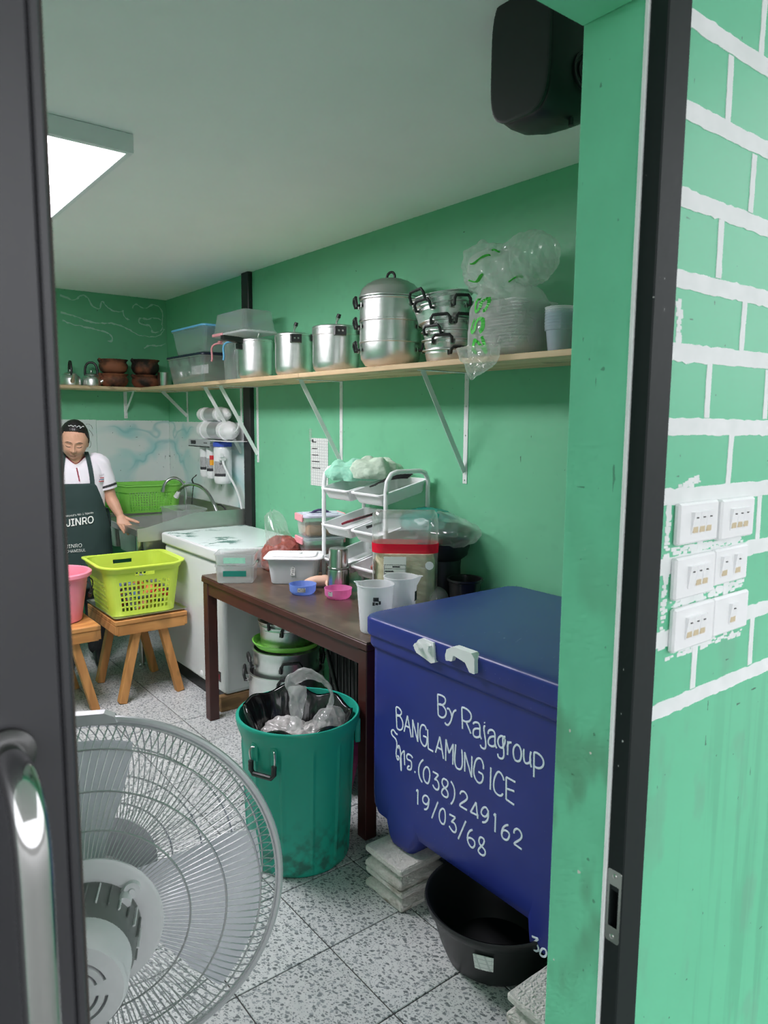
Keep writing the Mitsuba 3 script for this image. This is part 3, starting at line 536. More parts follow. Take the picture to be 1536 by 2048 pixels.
# ---------------------------------------------------------------- far end of the shelf: boxes, pitchers, clay pots, kettles
def bin_(nm, label, x, y, z, w, d, h, m_, lidm, lidh=.014, over=.008, taper=.86, handles=None, rz=0, lid=True, cat_='storage box'):
    k = thing(nm, label, cat_); part(k, 'body', mv(shell(w*taper, d*taper, w, d, h, .0025, .02, .028), x, y, z, rz), m_, 40)
    if lid: part(k, 'lid', mv(cat(rlid(w+2*over, d+2*over, .03, h, h+lidh), rlid(w*.82, d*.82, .03, h+lidh-.001, h+lidh+.005)), x, y, z, rz), lidm, 35)
    return k
bin_('storage_box', 'clear storage box with a dark lid, under the blue-lidded one', 2.0, 4.47, SZ+.001, .27, .56, .165, 'm_clear', 'm_navy')
bin_('storage_box', 'clear storage box with a blue lid on top of the dark-lidded box', 2.0, 4.43, SZ+.187, .25, .50, .150, 'm_clear', 'm_skyblue')
k = thing('paper_slip', 'white slip of paper lying inside the dark-lidded box', 'paper'); only(k, rb(1.93, 1.933, 4.25, 4.5, SZ+.06, SZ+.115, .0005), 'm_white', False)
k = thing('storage_box', 'clear upside-down box with pink clips on top of the pitchers', 'storage box'); part(k, 'body', mv(shell(.18, .36, .205, .40, .115, .0025, .02, .028), rx=180, x=1.99, y=3.88, z=SZ+.387), 'm_clear', 40)
part(k, 'lid', mv(rlid(.22, .43, .03, 0, .014), 1.99, 3.88, SZ+.257), 'm_frost', 35)
part(k, 'clip', rb(1.872, 1.886, 3.93, 4.06, SZ+.256, SZ+.272, .003), 'm_palepink', False)
def pitcher(x, y, label, hm, zt=.222):
    k = thing('pitcher', label, 'pitcher'); z = SZ+.001
    part(k, 'body', lathe([(0, 0), (.045, 0), (.05, .004), (.062, zt), (.064, zt+.004), (.060, zt+.004), (.047, .007), (0, .005)], 40, x, y, z), 'm_clear', 40)
    part(k, 'lid', lathe([(.0645, zt+.0045), (.066, zt+.006), (.066, zt+.018), (.05, zt+.022), (0, zt+.023)], 40, x, y, z), 'm_frost', 40)
    c = np.array([x-.055, y+.02, z])
    part(k, 'handle', tube(spline([c+[0, 0, zt+.006], c+[-.03, .02, zt+.006], c+[-.052, .035, zt-.01], c+[-.056, .040, zt-.05], c+[-.058, .043, zt-.10]], 24), .0085, 10, flat=.7), hm)
    part(k, 'lever', rb(x-.085, x-.04, y+.005, y+.035, z+zt+.010, z+zt+.024, .004), hm, False)
pitcher(2.02, 4.085, 'clear plastic pitcher with a pink handle on the shelf', 'm_palepink')
pitcher(2.03, 3.945, 'clear plastic pitcher with a sky blue handle on the shelf', 'm_skyblue')
def claypot(x, y, z, r, label, h=.095):
    k = thing('clay_pot', label, 'clay pot'); part(k, 'body', lathe([(0, 0), (r*.62, 0), (r*.86, h*.2), (r*.97, h*.45), (r*.95, h*.66), (r*.86, h*.8), (r*.92, h*.9), (r, h*.97), (r*.98, h), (r*.88, h*.95), (r*.80, h*.78), (r*.88, h*.5), (r*.6, h*.12), (0, h*.1)], 44, x, y, z), 'm_clay', 45)
    s = tube([(x-r*.9, y-.02, z+h*.75), (x-r*1.06, y-.03, z+h*.92), (x-r*.98, y-.03, z+h*1.02)], [.016, .014, .01], 8, flat=.6); part(k, 'spout', s, 'm_clay')
CY_ = 5.375
claypot(1.711, CY_, SZ+.001, .103, 'lower clay pot of the left stack on the back shelf'); claypot(1.712, CY_, SZ+.098, .103, 'upper clay pot of the left stack on the back shelf', .10)
claypot(1.945, CY_, SZ+.001, .103, 'lower clay pot of the right stack, beside the steel cup'); claypot(1.945, CY_, SZ+.098, .103, 'upper clay pot of the right stack on the back shelf', .11)
def kettle(x, r, label, an):
    k = thing('kettle', label, 'kettle'); z = SZ+.001
    part(k, 'body', lathe([(0, 0), (r*.95, 0), (r, .01), (r, .045), (r*.9, .065), (r*.6, .078), (r*.45, .082)], 40, x, CY_, z), 'm_alu', 40)
    part(k, 'lid', lathe([(r*.62, .078), (r*.64, .082), (r*.5, .09), (r*.2, .096), (.008, .1), (.008, .112), (0, .113)], 30, x, CY_, z), 'm_alu_dull', 40)
    a = math.radians(an); d = np.array([math.cos(a), math.sin(a), 0]); c = np.array([x, CY_, z])
    part(k, 'handle', tube(spline([c+d*r*.62+[0, 0, .078], c+d*r*.6+[0, 0, .13], c+d*r*.25+[0, 0, .165], c-d*r*.25+[0, 0, .165], c-d*r*.6+[0, 0, .13], c-d*r*.62+[0, 0, .078]], 28), .008, 10), 'm_black')
    part(k, 'spout', tube([c+d*r*.9+[0, 0, .03], c+d*(r+.035)+[0, 0, .055], c+d*(r+.05)+[0, 0, .08]], [.016, .011, .008], 10), 'm_alu')
kettle(1.415, .068, 'left one of two small aluminium kettles on the back shelf', -95); kettle(1.556, .064, 'small aluminium kettle next to the clay pots', -25)
k = thing('steel_cup', 'dented stainless cup between the clay pots and the plastic box', 'cup'); only(k, lathe([(0, 0), (.042, 0), (.047, .006), (.052, .11), (.053, .113), (.051, .113), (.045, .008), (0, .006)], 36, 2.035, 5.23, SZ+.001), 'm_steel', 40)
# ---------------------------------------------------------------- water filter on the right wall, paper
wfk = thing('water_filter', 'white wall water filter with three cartridges over the sink', 'water filter')
part(wfk, 'mounting_plate', cat(rb(2.02, WX-.006, 4.17, 4.76, 1.398, 1.402, .001), rb(WX-.010, WX-.0055, 4.17, 4.78, 1.40, 1.50, .001)), 'm_white', False)
fp = part(wfk, 'front_plate', rb(2.016, 2.02, 4.44, 4.78, 1.355, 1.405, .001), 'm_silver', False)
part(fp, 'stripe', rb(2.0148, 2.0162, 4.44, 4.78, 1.355, 1.362, .0004), 'm_black', False)
part(fp, 'logo', cat(rb(2.0148, 2.0162, 4.66, 4.74, 1.372, 1.397, .0003), rb(2.0148, 2.0162, 4.48, 4.53, 1.38, 1.386, .0003)), 'm_ink', False)
def hcart(z, r, y0, y1):
    k = part(wfk, 'tank', mv(lathe([(0, 0), (r*.3, 0), (r*.8, .03), (r, .055), (r, y1-y0-.055), (r*.8, y1-y0-.03), (r*.3, y1-y0), (0, y1-y0)], 32), rx=-90, x=2.09, y=y0, z=z), 'm_plastic_white', 40)
    part(k, 'label', mv(lathe([(r+.0006, .16), (r+.0006, .30)], 32), rx=-90, x=2.09, y=y0, z=z), 'm_silver', 40)
    for yy in (y0+.11, y1-.12): part(k, 'clamp', mv(lathe([(r, 0), (r+.006, 0), (r+.006, .02), (r, .02)], 32), rx=-90, x=2.09, y=yy, z=z), 'm_white', 40)
hcart(1.468, .058, 4.22, 4.74); hcart(1.572, .043, 4.30, 4.76)
def vcart(x, y, r, h, zt, lab, cap=None):
    k = part(wfk, 'cartridge', lathe([(0, 0), (r*.8, 0), (r*.96, .012), (r, .03), (r, h-.03), (r*.92, h-.012), (r*.7, h)], 36, x, y, zt-h), 'm_plastic_white', 40)
    a = np.radians(np.linspace(180, 262, 16)); 
    L = loft([np.stack([x+q*np.cos(a), y+q*np.sin(a), a*0+zz], 1) for q, zz in ((r-.001, zt-h+.055), (r+.0007, zt-h+.055), (r+.0007, zt-h*.42), (r-.001, zt-h*.42))], cap=False); part(k, 'label', L, 'm_grey_label', True)
    a = np.radians(np.linspace(180, 262, 16)); L = loft([np.stack([x+q*np.cos(a), y+q*np.sin(a), a*0+zz], 1) for q, zz in ((r-.001, zt-h+.05), (r+.0010, zt-h+.05), (r+.0010, zt-h+.068), (r-.001, zt-h+.068))], cap=False); part(k, 'label_foot', L, 'm_ink', True)
    if lab: part(k, 'lettering', text(lab, .016, (x-r*.80-.0015, y-r*.55, zt-h*.52), (.55, -.83, 0), (0, 0, 1), True), 'm_ink', False)
    return k
vcart(2.07, 4.64, .034, .235, 1.385, None); c2 = vcart(2.07, 4.535, .034, .235, 1.38, None); c3 = vcart(2.085, 4.395, .058, .255, 1.375, 'PP')
part(c3, 'cap', lathe([(.0585, .0), (.061, .002), (.061, .026), (.05, .032), (0, .033)], 24, 2.085, 4.395, 1.362), 'm_deepblue', False)
a = np.radians(np.linspace(225, 285, 10))
for q0, q1, m_ in ((1.235, 1.27, 'm_orange'), (1.272, 1.30, 'm_red')): part(c2, 'sticker', loft([np.stack([2.07+q*np.cos(a), 4.535+q*np.sin(a), a*0+zz], 1) for q, zz in ((.033, q0), (.0352, q0), (.0352, q1), (.033, q1))], cap=False), m_, True)
part(wfk, 'valve', cat(rb(2.03, 2.07, 4.31, 4.345, 1.275, 1.30, .004), rb(2.02, 2.05, 4.30, 4.315, 1.295, 1.32, .004)), 'm_plastic_white', False)
part(wfk, 'hose', cat(tube(spline([(2.05, 4.32, 1.275), (2.06, 4.30, 1.22), (2.10, 4.265, 1.12), (2.13, 4.245, 1.02), (2.14, 4.24, .935)], 40), .0075, 10), tube(spline([(2.09, 4.24, 1.468), (2.09, 4.19, 1.475), (2.10, 4.18, 1.52), (2.12, 4.21, 1.56)], 24), .004, 8), tube(spline([(2.09, 4.5, 1.61), (2.10, 4.56, 1.66), (2.13, 4.62, 1.67)], 20), .003, 8)), 'm_plastic_white')
pp = thing('paper_sheet', 'white ruled paper sheet taped to the green wall', 'paper')
part(pp, 'sheet', rb(WX-.003, WX-.001, 3.285, 3.46, 1.175, 1.44, .0003), 'm_paper', False)
part(pp, 'tape', rb(WX-.0035, WX-.0005, 3.45, 3.475, 1.42, 1.49, .0003), 'm_film', False)
part(pp, 'writing', cat(*[rb(WX-.0036, WX-.0028, 3.43-.01*i-.03, 3.445, 1.415-.036*i, 1.42-.036*i, .0002) for i in range(5)]+[rb(WX-.0036, WX-.0028, 3.43, 3.445, 1.42, 1.432, .0002)]), 'm_ink', False)
# ---------------------------------------------------------------- sink with basket, taps and box
sk = thing('sink_counter', 'stainless sink counter along the marble splashback', 'sink')
sx0, sx1, sy0, sy1, sz = 1.45, WX-.007, 4.235, BY-.007, .885
rimm = trimesh.boolean.difference([rb(sx0, sx1, sy0, sy1, sz-.045, sz, .004), rb(sx0+.06, sx1-.10, sy0+.07, sy0+.58, sz-.2, sz+.1, .02), rb(sx0+.06, sx1-.10, sy0+.64, sy1-.05, sz-.2, sz+.1, .02)], engine='manifold')
part(sk, 'rim', rimm, 'm_sink', False)
part(sk, 'splashback', cat(rb(sx1-.012, sx1, sy0, sy1, sz, sz+.075, .002), rb(sx0, sx1, sy1-.012, sy1, sz, sz+.075, .002)), 'm_sink', False)
part(sk, 'side_panel', mv(extr(sg.Polygon([(0, -.075), (sx1-sx0, -.075), (sx1-sx0, .078), (.36, .078), (.04, .006), (0, .004)]), .006), 0, 0, 0).apply_transform(np.array([[1, 0, 0, sx0], [0, 0, -1, sy0], [0, 1, 0, sz], [0, 0, 0, 1.]])), 'm_sink', False)
for y0, y1 in ((sy0+.07, sy0+.58), (sy0+.64, sy1-.05)): part(sk, 'basin', mv(shell(sx1-sx0-.19, y1-y0-.03, sx1-sx0-.165, y1-y0-.005, .2, .003, .03, .03, .001), (sx0+.06+sx1-.10)/2, (y0+y1)/2, sz-.205), 'm_sink', 40)
for x, y in ((sx0+.05, sy0+.125), (sx0+.05, sy1-.08), (sx1-.06, sy0+.06), (sx1-.06, sy1-.08)): part(sk, 'leg', cat(tube([(x, y, .03), (x, y, sz-.04)], .019, 14), lathe([(0, 0), (.022, 0), (.022, .012), (.010, .02), (.010, .032), (0, .032)], 14, x, y, .0)), 'm_steel')
def perf(ring, ss, zz, hole, t=.003):         # lattice wall: ring(s, z) -> (point, outward normal)
    P = [[ring(s, z) for s in ss] for z in zz]; n, m = len(zz), len(ss)
    V = np.array([[p for p, _ in r] for r in P]); N = np.array([[q for _, q in r] for r in P]); I = V-N*t
    v = np.vstack([V.reshape(-1, 3), I.reshape(-1, 3)]); o = n*m; F = []
    id_ = lambda a, b: a*m+(b % m)
    hb = np.array([[hole(a, b) for b in range(m)] for a in range(n-1)])
    for a in range(n-1):
        for b in range(m):
            if hb[a, b]: continue
            q = [id_(a, b), id_(a, b+1), id_(a+1, b+1), id_(a+1, b)]
            F += [(q[0], q[1], q[2]), (q[0], q[2], q[3]), (q[2]+o, q[1]+o, q[0]+o), (q[3]+o, q[2]+o, q[0]+o)]
            for (da, db, e) in ((-1, 0, (q[0], q[1])), (1, 0, (q[2], q[3])), (0, 1, (q[1], q[2])), (0, -1, (q[3], q[0]))):
                aa_, bb = a+da, (b+db) % m
                if aa_ < 0 or aa_ >= n-1 or hb[aa_, bb]: F += [(e[1], e[0], e[0]+o), (e[1], e[0]+o, e[1]+o)]
    return trimesh.Trimesh(v, F, process=False)
def basket(nm, label, m_, x, y, z, w0, d0, w1, d1, h, rz, hx, hy, rows, zlo, zhi, rim=.02, slot=None, wavy=0.0):
    k = thing(nm, label, 'basket'); r0, r1 = .06, .07
    def prs(L, n, pad):          # breakpoints of one side: solid end, n holes, solid end
        e = [0.]; a = L*pad; stp = (L-2*a)/n
        for i in range(n): e += [a+stp*i+stp*.2, a+stp*i+stp*.8]
        return [q/L for q in e]
    seg = [(0, prs(1., hx, .15)), (1, prs(1., hy, .12)), (2, prs(1., hx, .15)), (3, prs(1., hy, .12))]
    ss = [(s, u) for s, us in seg for u in us]
    zz = [0.0]; 
    for i in range(rows): dz = (zhi-zlo)/rows; zz += [zlo+dz*i+dz*.16, zlo+dz*i+dz*.84]
    zz += [.80, .885, 1.0] if slot else [1.0]
    def ring(su, t):
        s, u = su; w, d, r = w0+(w1-w0)*t, d0+(d1-d0)*t, r0+(r1-r0)*t
        c = [(-w/2, -d/2), (w/2, -d/2), (w/2, d/2), (-w/2, d/2)]; p, q = np.array(c[s]), np.array(c[(s+1) % 4]); e = (q-p); L = np.linalg.norm(e); e /= L; nn = np.array([e[1], -e[0]])
        l = u*L
        if l < r and s is not None:
            a = (l/r)*PI/4; pc = p+e*r-nn*r; v = np.array(nn)*math.cos(PI/4-a)-e*math.sin(PI/4-a); pt, nr = pc+v*r, v
        elif l > L-r:
            a = ((l-(L-r))/r)*PI/4; pc = p+e*(L-r)-nn*r; v = nn*math.cos(a)+e*math.sin(a); pt, nr = pc+v*r, v
        else: pt, nr = p+e*l, nn
        return np.array([pt[0], pt[1], t*h]), np.array([nr[0], nr[1], 0])
    # denser corners
    S2 = []
    for i, (s, u) in enumerate(ss):
        S2.append((s, u, i)); nu = ss[i+1][1] if i+1 < len(ss) and ss[i+1][0] == s else 1.0
        if u == 0. or nu == 1.0:
            for q in (.25, .5, .75): S2.append((s, u+(nu-u)*q, None))
    first = {s: i for i, (s, u) in reversed(list(enumerate(ss)))}
    kind = []
    for (s, u, i) in S2: kind.append(i is not None and (i-first[s]) % 2 == 1 and True)
    nr = 2*rows
    hole = lambda a, b: (a % 2 == 1 and a < nr and kind[b]) or bool(slot and a == len(zz)-3 and S2[b][0] in slot and .36 < S2[b][1] < .62)
    wall = perf(lambda q, t: ring(q[:2], t), S2, zz, hole)
    part(k, 'wall', mv(wall, x, y, z, rz), m_, False)
    part(k, 'bottom', mv(loft([rr(w0-.004, d0-.004, r0, .001, 6), rr(w0-.004, d0-.004, r0, .006, 6)]), x, y, z, rz), m_, False)
    W = lambda ring_, : ring_+np.stack([0*ring_[:, 0], 0*ring_[:, 0], wavy*(2*np.abs(ring_[:, 0])/w1)**2*(np.abs(ring_[:, 0]) > 0)-wavy*.5], 1)
    rm = loft([W(rr(w1-.006, d1-.006, r1, h-rim, 8)), W(rr(w1+.004, d1+.004, r1, h-rim, 8)), W(rr(w1+.03, d1+.03, r1+.015, h-.008, 8)), W(rr(w1+.05, d1+.05, r1+.02, h-.006, 8)), W(rr(w1+.05, d1+.05, r1+.02, h, 8)), W(rr(w1+.02, d1+.02, r1+.01, h+.004, 8)), W(rr(w1-.006, d1-.006, r1, h-.004, 8))], loop=True, cap=False)
    part(k, 'rim', mv(rm, x, y, z, rz), m_, 40)
    return k
basket('green_basket', 'green perforated basket standing on the sink counter', 'm_green_basket', 1.825, 5.10, sz+.001, .40, .25, .455, .31, .195, -8, 16, 9, 8, .06, .80, .05, wavy=.02)
def tap(k, pts, r, b='m_chrome'): part(k, 'spout', tube(spline(pts, 50), r, 12), b, 50)
t1 = thing('tap', 'chrome gooseneck tap in front of the green basket', 'tap')
tap(t1, [(2.01, 4.84, sz), (2.01, 4.845, 1.03), (1.99, 4.855, 1.10), (1.945, 4.87, 1.13), (1.89, 4.885, 1.105), (1.868, 4.89, 1.055)], .010); part(t1, 'base', lathe([(0, 0), (.024, 0), (.024, .012), (.016, .02), (0, .02)], 20, 2.01, 4.84, sz), 'm_chrome')
part(t1, 'nozzle', tube([(1.868, 4.89, 1.06), (1.862, 4.892, 1.035)], .013, 12), 'm_chrome')
t2 = thing('tap', 'gooseneck tap with a black tie and white nozzle, nearer the filter', 'tap')
tap(t2, [(2.05, 4.40, sz), (2.04, 4.43, .96), (2.03, 4.52, 1.05), (2.01, 4.66, 1.095), (1.98, 4.80, 1.075), (1.965, 4.87, 1.03)], .011); part(t2, 'base', lathe([(0, 0), (.024, 0), (.024, .012), (.016, .02), (0, .02)], 20, 2.05, 4.40, sz), 'm_chrome')
part(t2, 'nozzle', tube([(1.968, 4.86, 1.035), (1.96, 4.89, .995)], [.013, .02], 12), 'm_plastic_white')
part(t2, 'tie', cat(tube(spline([(2.005, 4.68, 1.10), (2.0, 4.70, 1.125), (2.0, 4.66, 1.15), (1.995, 4.62, 1.165)], 16), .006, 8, flat=.4), tube(spline([(2.005, 4.69, 1.09), (2.0, 4.70, 1.03), (1.99, 4.69, .96)], 16), .005, 8, flat=.4)), 'm_black')
t3 = thing('tap_hose', 'thin black hose hooked over the sink beside the black column', 'hose'); only(t3, tube(spline([(2.06, 4.30, sz), (2.06, 4.30, .94), (2.05, 4.33, .975), (2.03, 4.37, .985)], 24), .005, 8), 'm_black')
bin_('plastic_tub', 'clear open plastic tub standing on the sink under the taps', 1.84, 4.475, sz-.196, .20, .30, .28, 'm_clear', 'm_clear', lid=False, cat_='tub')
k = thing('vegetable_pile', 'small heap of green vegetables left of the green basket', 'vegetables'); labels[k]['kind'] = 'stuff'
rv = random.Random(5); only(k, cat(*[tube(spline([(1.50+rv.uniform(0, .07), 4.98+rv.uniform(-.05, .1), sz+.012+rv.uniform(0, .02)), (1.5+rv.uniform(0, .07), 5.0+rv.uniform(-.05, .1), sz+rv.uniform(.03, .08)), (1.48+rv.uniform(0, .08), 4.98+rv.uniform(-.1, .1), sz+.012)], 8), .006, 6) for _ in range(16)]), 'm_green_basket')
# ---------------------------------------------------------------- chest freezer
fz = thing('chest_freezer', 'white chest freezer with a scuffed lid between sink and table', 'freezer')
gx0, gx1, gy0, gy1 = 1.602, 2.15, 3.40, 4.205
part(fz, 'body', rb(gx0, gx1, gy0, gy1, .085, .792, .022, 1), 'm_freezer', 40)
part(fz, 'lid', rb(gx0-.016, gx1, gy0-.012, gy1+.004, .797, .862, .012, 1), 'm_freezer', 40)
part(fz, 'lid_top', rb(gx0-.004, gx1-.012, gy0+.002, gy1-.008, .860, .8635, .0015), 'm_freezer_lid', False)
part(fz, 'seal', rb(gx0+.004, gx1-.004, gy0+.004, gy1-.006, .790, .799, .001), 'm_silver', False)
part(fz, 'skirt', rb(gx0+.03, gx1-.03, gy0+.03, gy1-.03, .002, .09, .004), 'm_black', False)
part(fz, 'control_panel', rb(gx0-.002, gx0+.004, gy0+.05, gy0+.20, .145, .20, .001), 'm_dark_metal', False)
part(fz, 'badge', rb(gx0-.003, gx0, gy0+.06, gy0+.15, .155, .185, .0005), 'm_maroon', False)
part(fz, 'drain_cap', mv(lathe([(0, 0), (.018, 0), (.018, .002), (.013, .006), (0, .007)], 24), ry=-90, x=gx0+.001, y=gy0+.30, z=.125), 'm_plastic_white')
wbk = thing('wooden_block', 'rough wooden block under the near corner of the freezer', 'wood block'); only(wbk, rb(1.575, 1.80, 3.40, 3.445, 0, .083, .004), 'm_block', False)
# ---------------------------------------------------------------- two low stools, basket, bucket
def stool(x0, x1, y0, y1, zt, label, splay):
    k = thing('wooden_stool', label, 'stool'); n = 4
    for i in range(n):
        a, b = y0+(y1-y0)*i/n+.0012, y0+(y1-y0)*(i+1)/n-.0012; part(k, 'plank', rb(x0, x1, a, b, zt-.024, zt-.0006*(i % 2), .003), 'm_pine_x', False)
    part(k, 'apron', rb(x0+.012, x1-.012, y0+.006, y0+.03, zt-.082, zt-.0245, .002), 'm_pine_x', False); part(k, 'apron', rb(x0+.012, x1-.012, y1-.03, y1-.006, zt-.082, zt-.0245, .002), 'm_pine_x', False)
    for x in (x0, x1-.02): part(k, 'apron', rb(x, x+.02, y0+.004, y1-.004, zt-.075, zt-.0245, .002), 'm_pine_x', False)
    cx = (x0+x1)/2
    for y in (y0+.052, y1-.052):
        for s in (-1, 1): part(k, 'leg', beam((cx+s*.060, y, zt-.026), (cx+s*splay, y, .0015), .048, .042, (1, 0, 0), .003), 'm_pine_z', False)
    return k
ST = .47
sA = stool(.69, 1.09, 3.78, 4.27, ST, 'low pine stool carrying the pink bucket', .168)
sB = stool(1.165, 1.565, 3.79, 4.29, ST, 'low pine stool carrying the lime laundry basket', .163)
ty = thing('metal_tray', 'thin grey metal tray under the lime basket', 'tray'); only(ty, loft([rr(.385, .49, .02, 0, 4), rr(.40, .51, .02, .012, 4), rr(.41, .52, .02, .012, 4), rr(.41, .52, .02, .014, 4), rr(.396, .506, .02, .014, 4), rr(.38, .486, .02, .003, 4)])and mv(loft([rr(.385, .49, .02, 0, 4), rr(.40, .51, .02, .012, 4), rr(.412, .522, .02, .012, 4), rr(.412, .522, .02, .0135, 4), rr(.397, .507, .02, .0135, 4), rr(.381, .486, .02, .003, 4)]), 1.372, 4.06, ST+.001), 'm_alu_dull', 30)
bk_ = basket('laundry_basket', 'big lime green laundry basket on the right stool', 'm_lime', 1.356, 4.045, ST+.0065, .355, .385, .43, .425, .272, -2, 12, 12, 6, .08, .71, .033, slot=(0, 2), wavy=.012)
rq = random.Random(11); kk = thing('packets', 'red, grey and blue packets heaped inside the lime basket', 'packets'); labels[kk]['kind'] = 'stuff'
V_ = []; C_ = []
for i in range(46):
    cx, cy, cz = 1.362+rq.uniform(-.13, .13), 4.045+rq.uniform(-.13, .13), ST+.035+rq.uniform(0, .10)
    m = mv(rb(-.04, .04, -.025, .025, -.008, .008, .006), cx, cy, cz, rq.uniform(0, 180), rq.uniform(-50, 50), rq.uniform(-50, 50)); V_.append(m)
    C_ += [[(.55, .06, .04), (.12, .13, .14), (.55, .52, .46), (.05, .14, .35), (.60, .20, .07), (.20, .22, .20)][rq.randrange(6)]]*len(m.vertices)
mat('m_packets', {'type': 'mesh_attribute', 'name': 'vertex_color'}, .35); only(kk, cat(*V_), 'm_packets', False, color=np.array(C_))
pb = thing('pink_bucket', 'pink plastic bucket with a black grip on the left stool', 'bucket'); bx_, by_, bzz = .935, 4.0, ST+.001
part(pb, 'body', lathe([(0, 0), (.112, 0), (.118, .005), (.150, .20), (.152, .235), (.168, .238), (.176, .246), (.176, .262), (.168, .268), (.158, .264), (.148, .235), (.146, .2), (.114, .01), (0, .008)], 64, bx_, by_, bzz), 'm_pink', 40)
a = math.radians(-22); d = np.array([math.cos(a), math.sin(a), 0]); t = np.array([-d[1], d[0], 0]); c = np.array([bx_, by_, bzz+.215])
hh_ = part(pb, 'bail', tube(spline([c+d*.155+t*.05, c+d*.170+t*.055-[0, 0, .015], c+d*.168+t*.048-[0, 0, .06], c+d*.164+t*.03-[0, 0, .082]], 20), .003, 8), 'm_black'); part(pb, 'bail', tube(spline([c+d*.155-t*.05, c+d*.170-t*.055-[0, 0, .015], c+d*.168-t*.048-[0, 0, .06], c+d*.164-t*.03-[0, 0, .082]], 20), .003, 8), 'm_black')
part(pb, 'grip', tube([c+d*.169+t*.047-[0, 0, .062], c+d*.165+t*.033-[0, 0, .084], c+d*.164+t*.01-[0, 0, .088], c+d*.164-t*.012-[0, 0, .088], c+d*.165-t*.033-[0, 0, .084], c+d*.169-t*.047-[0, 0, .062]], .009, 10), 'm_black')
# ---------------------------------------------------------------- the brown table
TZ = .757; tx0, tx1, tyy0, tyy1 = 1.478, 2.165, 1.985, 3.385
tb = thing('table', 'dark red-brown table with a worn top along the green wall', 'table')
part(tb, 'tabletop', rb(tx0, tx1, tyy0, tyy1, TZ-.006, TZ, .002), 'm_table_top', False)
part(tb, 'edge_frame', rb(tx0-.002, tx1, tyy0-.002, tyy1+.002, TZ-.034, TZ-.0062, .003), 'm_table_frame', False)
lw = .052
for y in (tyy0+.012, tyy1-.012-.03): part(tb, 'apron', rb(tx0+.01, tx1-.02, y, y+.03, TZ-.085, TZ-.0345, .002), 'm_table_frame', False)
for x in (tx0+.008, tx1-.045): part(tb, 'apron', rb(x, x+.03, tyy0+.01, tyy1-.01, TZ-.095, TZ-.0345, .002), 'm_table_frame', False)
for x in (tx0+.004, tx1-lw-.01):
    for y in (tyy0+.006, tyy1-lw-.004): part(tb, 'leg', rb(x, x+lw, y, y+lw, 0, TZ-.035, .003), 'm_table_frame', False)
# things on the table
clr = thing('storage_box', 'two clear lidded boxes taped green, at the left front corner of the table', 'storage box'); labels[clr]['label'] = 'small clear plastic box with green tape, left end of the table top'
part(clr, 'body', mv(shell(.175, .14, .185, .15, .085, .0025, .015, .018, .004), 1.565, 3.165, TZ+.001, -35), 'm_clear', 40)
part(clr, 'label', mv(rb(-.055, .055, -.0765, -.0755, .035, .062, .0003), 1.565, 3.165, TZ+.001, -35), 'm_tealcloth', False)
cl2 = thing('storage_box', 'small clear plastic lid box resting on the green-taped box', 'storage box')
part(cl2, 'body', mv(shell(.18, .145, .19, .155, .055, .0025, .015, .018, .003), 1.565, 3.165, TZ+.0875, -35), 'm_clear', 40)
part(cl2, 'label', mv(rb(-.052, .052, -.079, -.078, .012, .04, .0003), 1.565, 3.165, TZ+.0875, -35), 'm_towel_green', False)
wbx = thing('food_container', 'frosted container with a white lid in the middle of the table', 'container'); wx_, wy_ = 1.785, 2.985
part(wbx, 'body', mv(shell(.215, .15, .245, .178, .122, .003, .025, .03, .006), wx_, wy_, TZ+.001, -38), 'm_frost', 40)
l_ = part(wbx, 'lid', mv(cat(rlid(.284, .215, .035, .1225, .132), rlid(.22, .15, .03, .132, .1375)), wx_, wy_, TZ+.001, -38), 'm_plastic_white', 35)
part(wbx, 'lid_grip', mv(loft([rr(.075, .045, .02, .1375, 6), rr(.07, .04, .02, .144, 6), rr(.055, .028, .012, .144, 6), rr(.052, .025, .012, .1382, 6)]), wx_, wy_, TZ+.001, -38), 'm_plastic_white', 35)
part(wbx, 'label', mv(rb(-.011, .011, -.0855, -.080, .045, .09, .0003), wx_, wy_, TZ+.001, -38), 'm_label', False)
for nm, b, x, y, an in (('blue', 'm_blue', 1.684, 2.749, -60), ('pink', 'm_hotpink', 1.768, 2.588, -60)):
    k = thing('ring_bowl', f'{nm} translucent plastic ring tub on the table top', 'plastic bowl'); film('m_ring_'+nm, (.36, .52, .95) if nm == 'blue' else (.95, .36, .68), .74, 1.0)
    part(k, 'body', lathe([(0, 0), (.046, 0), (.052, .004), (.059, .014), (.061, .042), (.0625, .044), (.060, .0445), (.057, .016), (.050, .006), (0, .005)], 48, x, y, TZ+.001), 'm_ring_'+nm, 40)
    a = np.radians(np.linspace(215, 250, 10) if nm == 'blue' else np.linspace(190, 212, 8)); part(k, 'label', loft([np.stack([x+q*np.cos(a), y+q*np.sin(a), a*0+TZ+zz], 1) for q, zz in ((.0595, .018), (.0606, .018), (.0616, .037), (.060, .037))], cap=False), 'm_grey_label', True)
gl = thing('rubber_glove', 'crumpled tan rubber glove lying behind the two plastic rings', 'glove')
gm = cat(*[tube(spline(q, 24), r_, 12) for q, r_ in (([(1.75, 2.83, TZ+.02), (1.80, 2.80, TZ+.035), (1.85, 2.77, TZ+.03), (1.88, 2.71, TZ+.02)], np.interp(np.linspace(0, 1, 24), [0, .5, 1], [.017, .026, .014])), ([(1.83, 2.78, TZ+.028), (1.81, 2.72, TZ+.022), (1.79, 2.69, TZ+.012)], .012), ([(1.86, 2.74, TZ+.026), (1.87, 2.69, TZ+.02), (1.85, 2.665, TZ+.012)], .011))]); only(gl, wrinkle(gm, .004, 60, 2), 'm_glove', True)
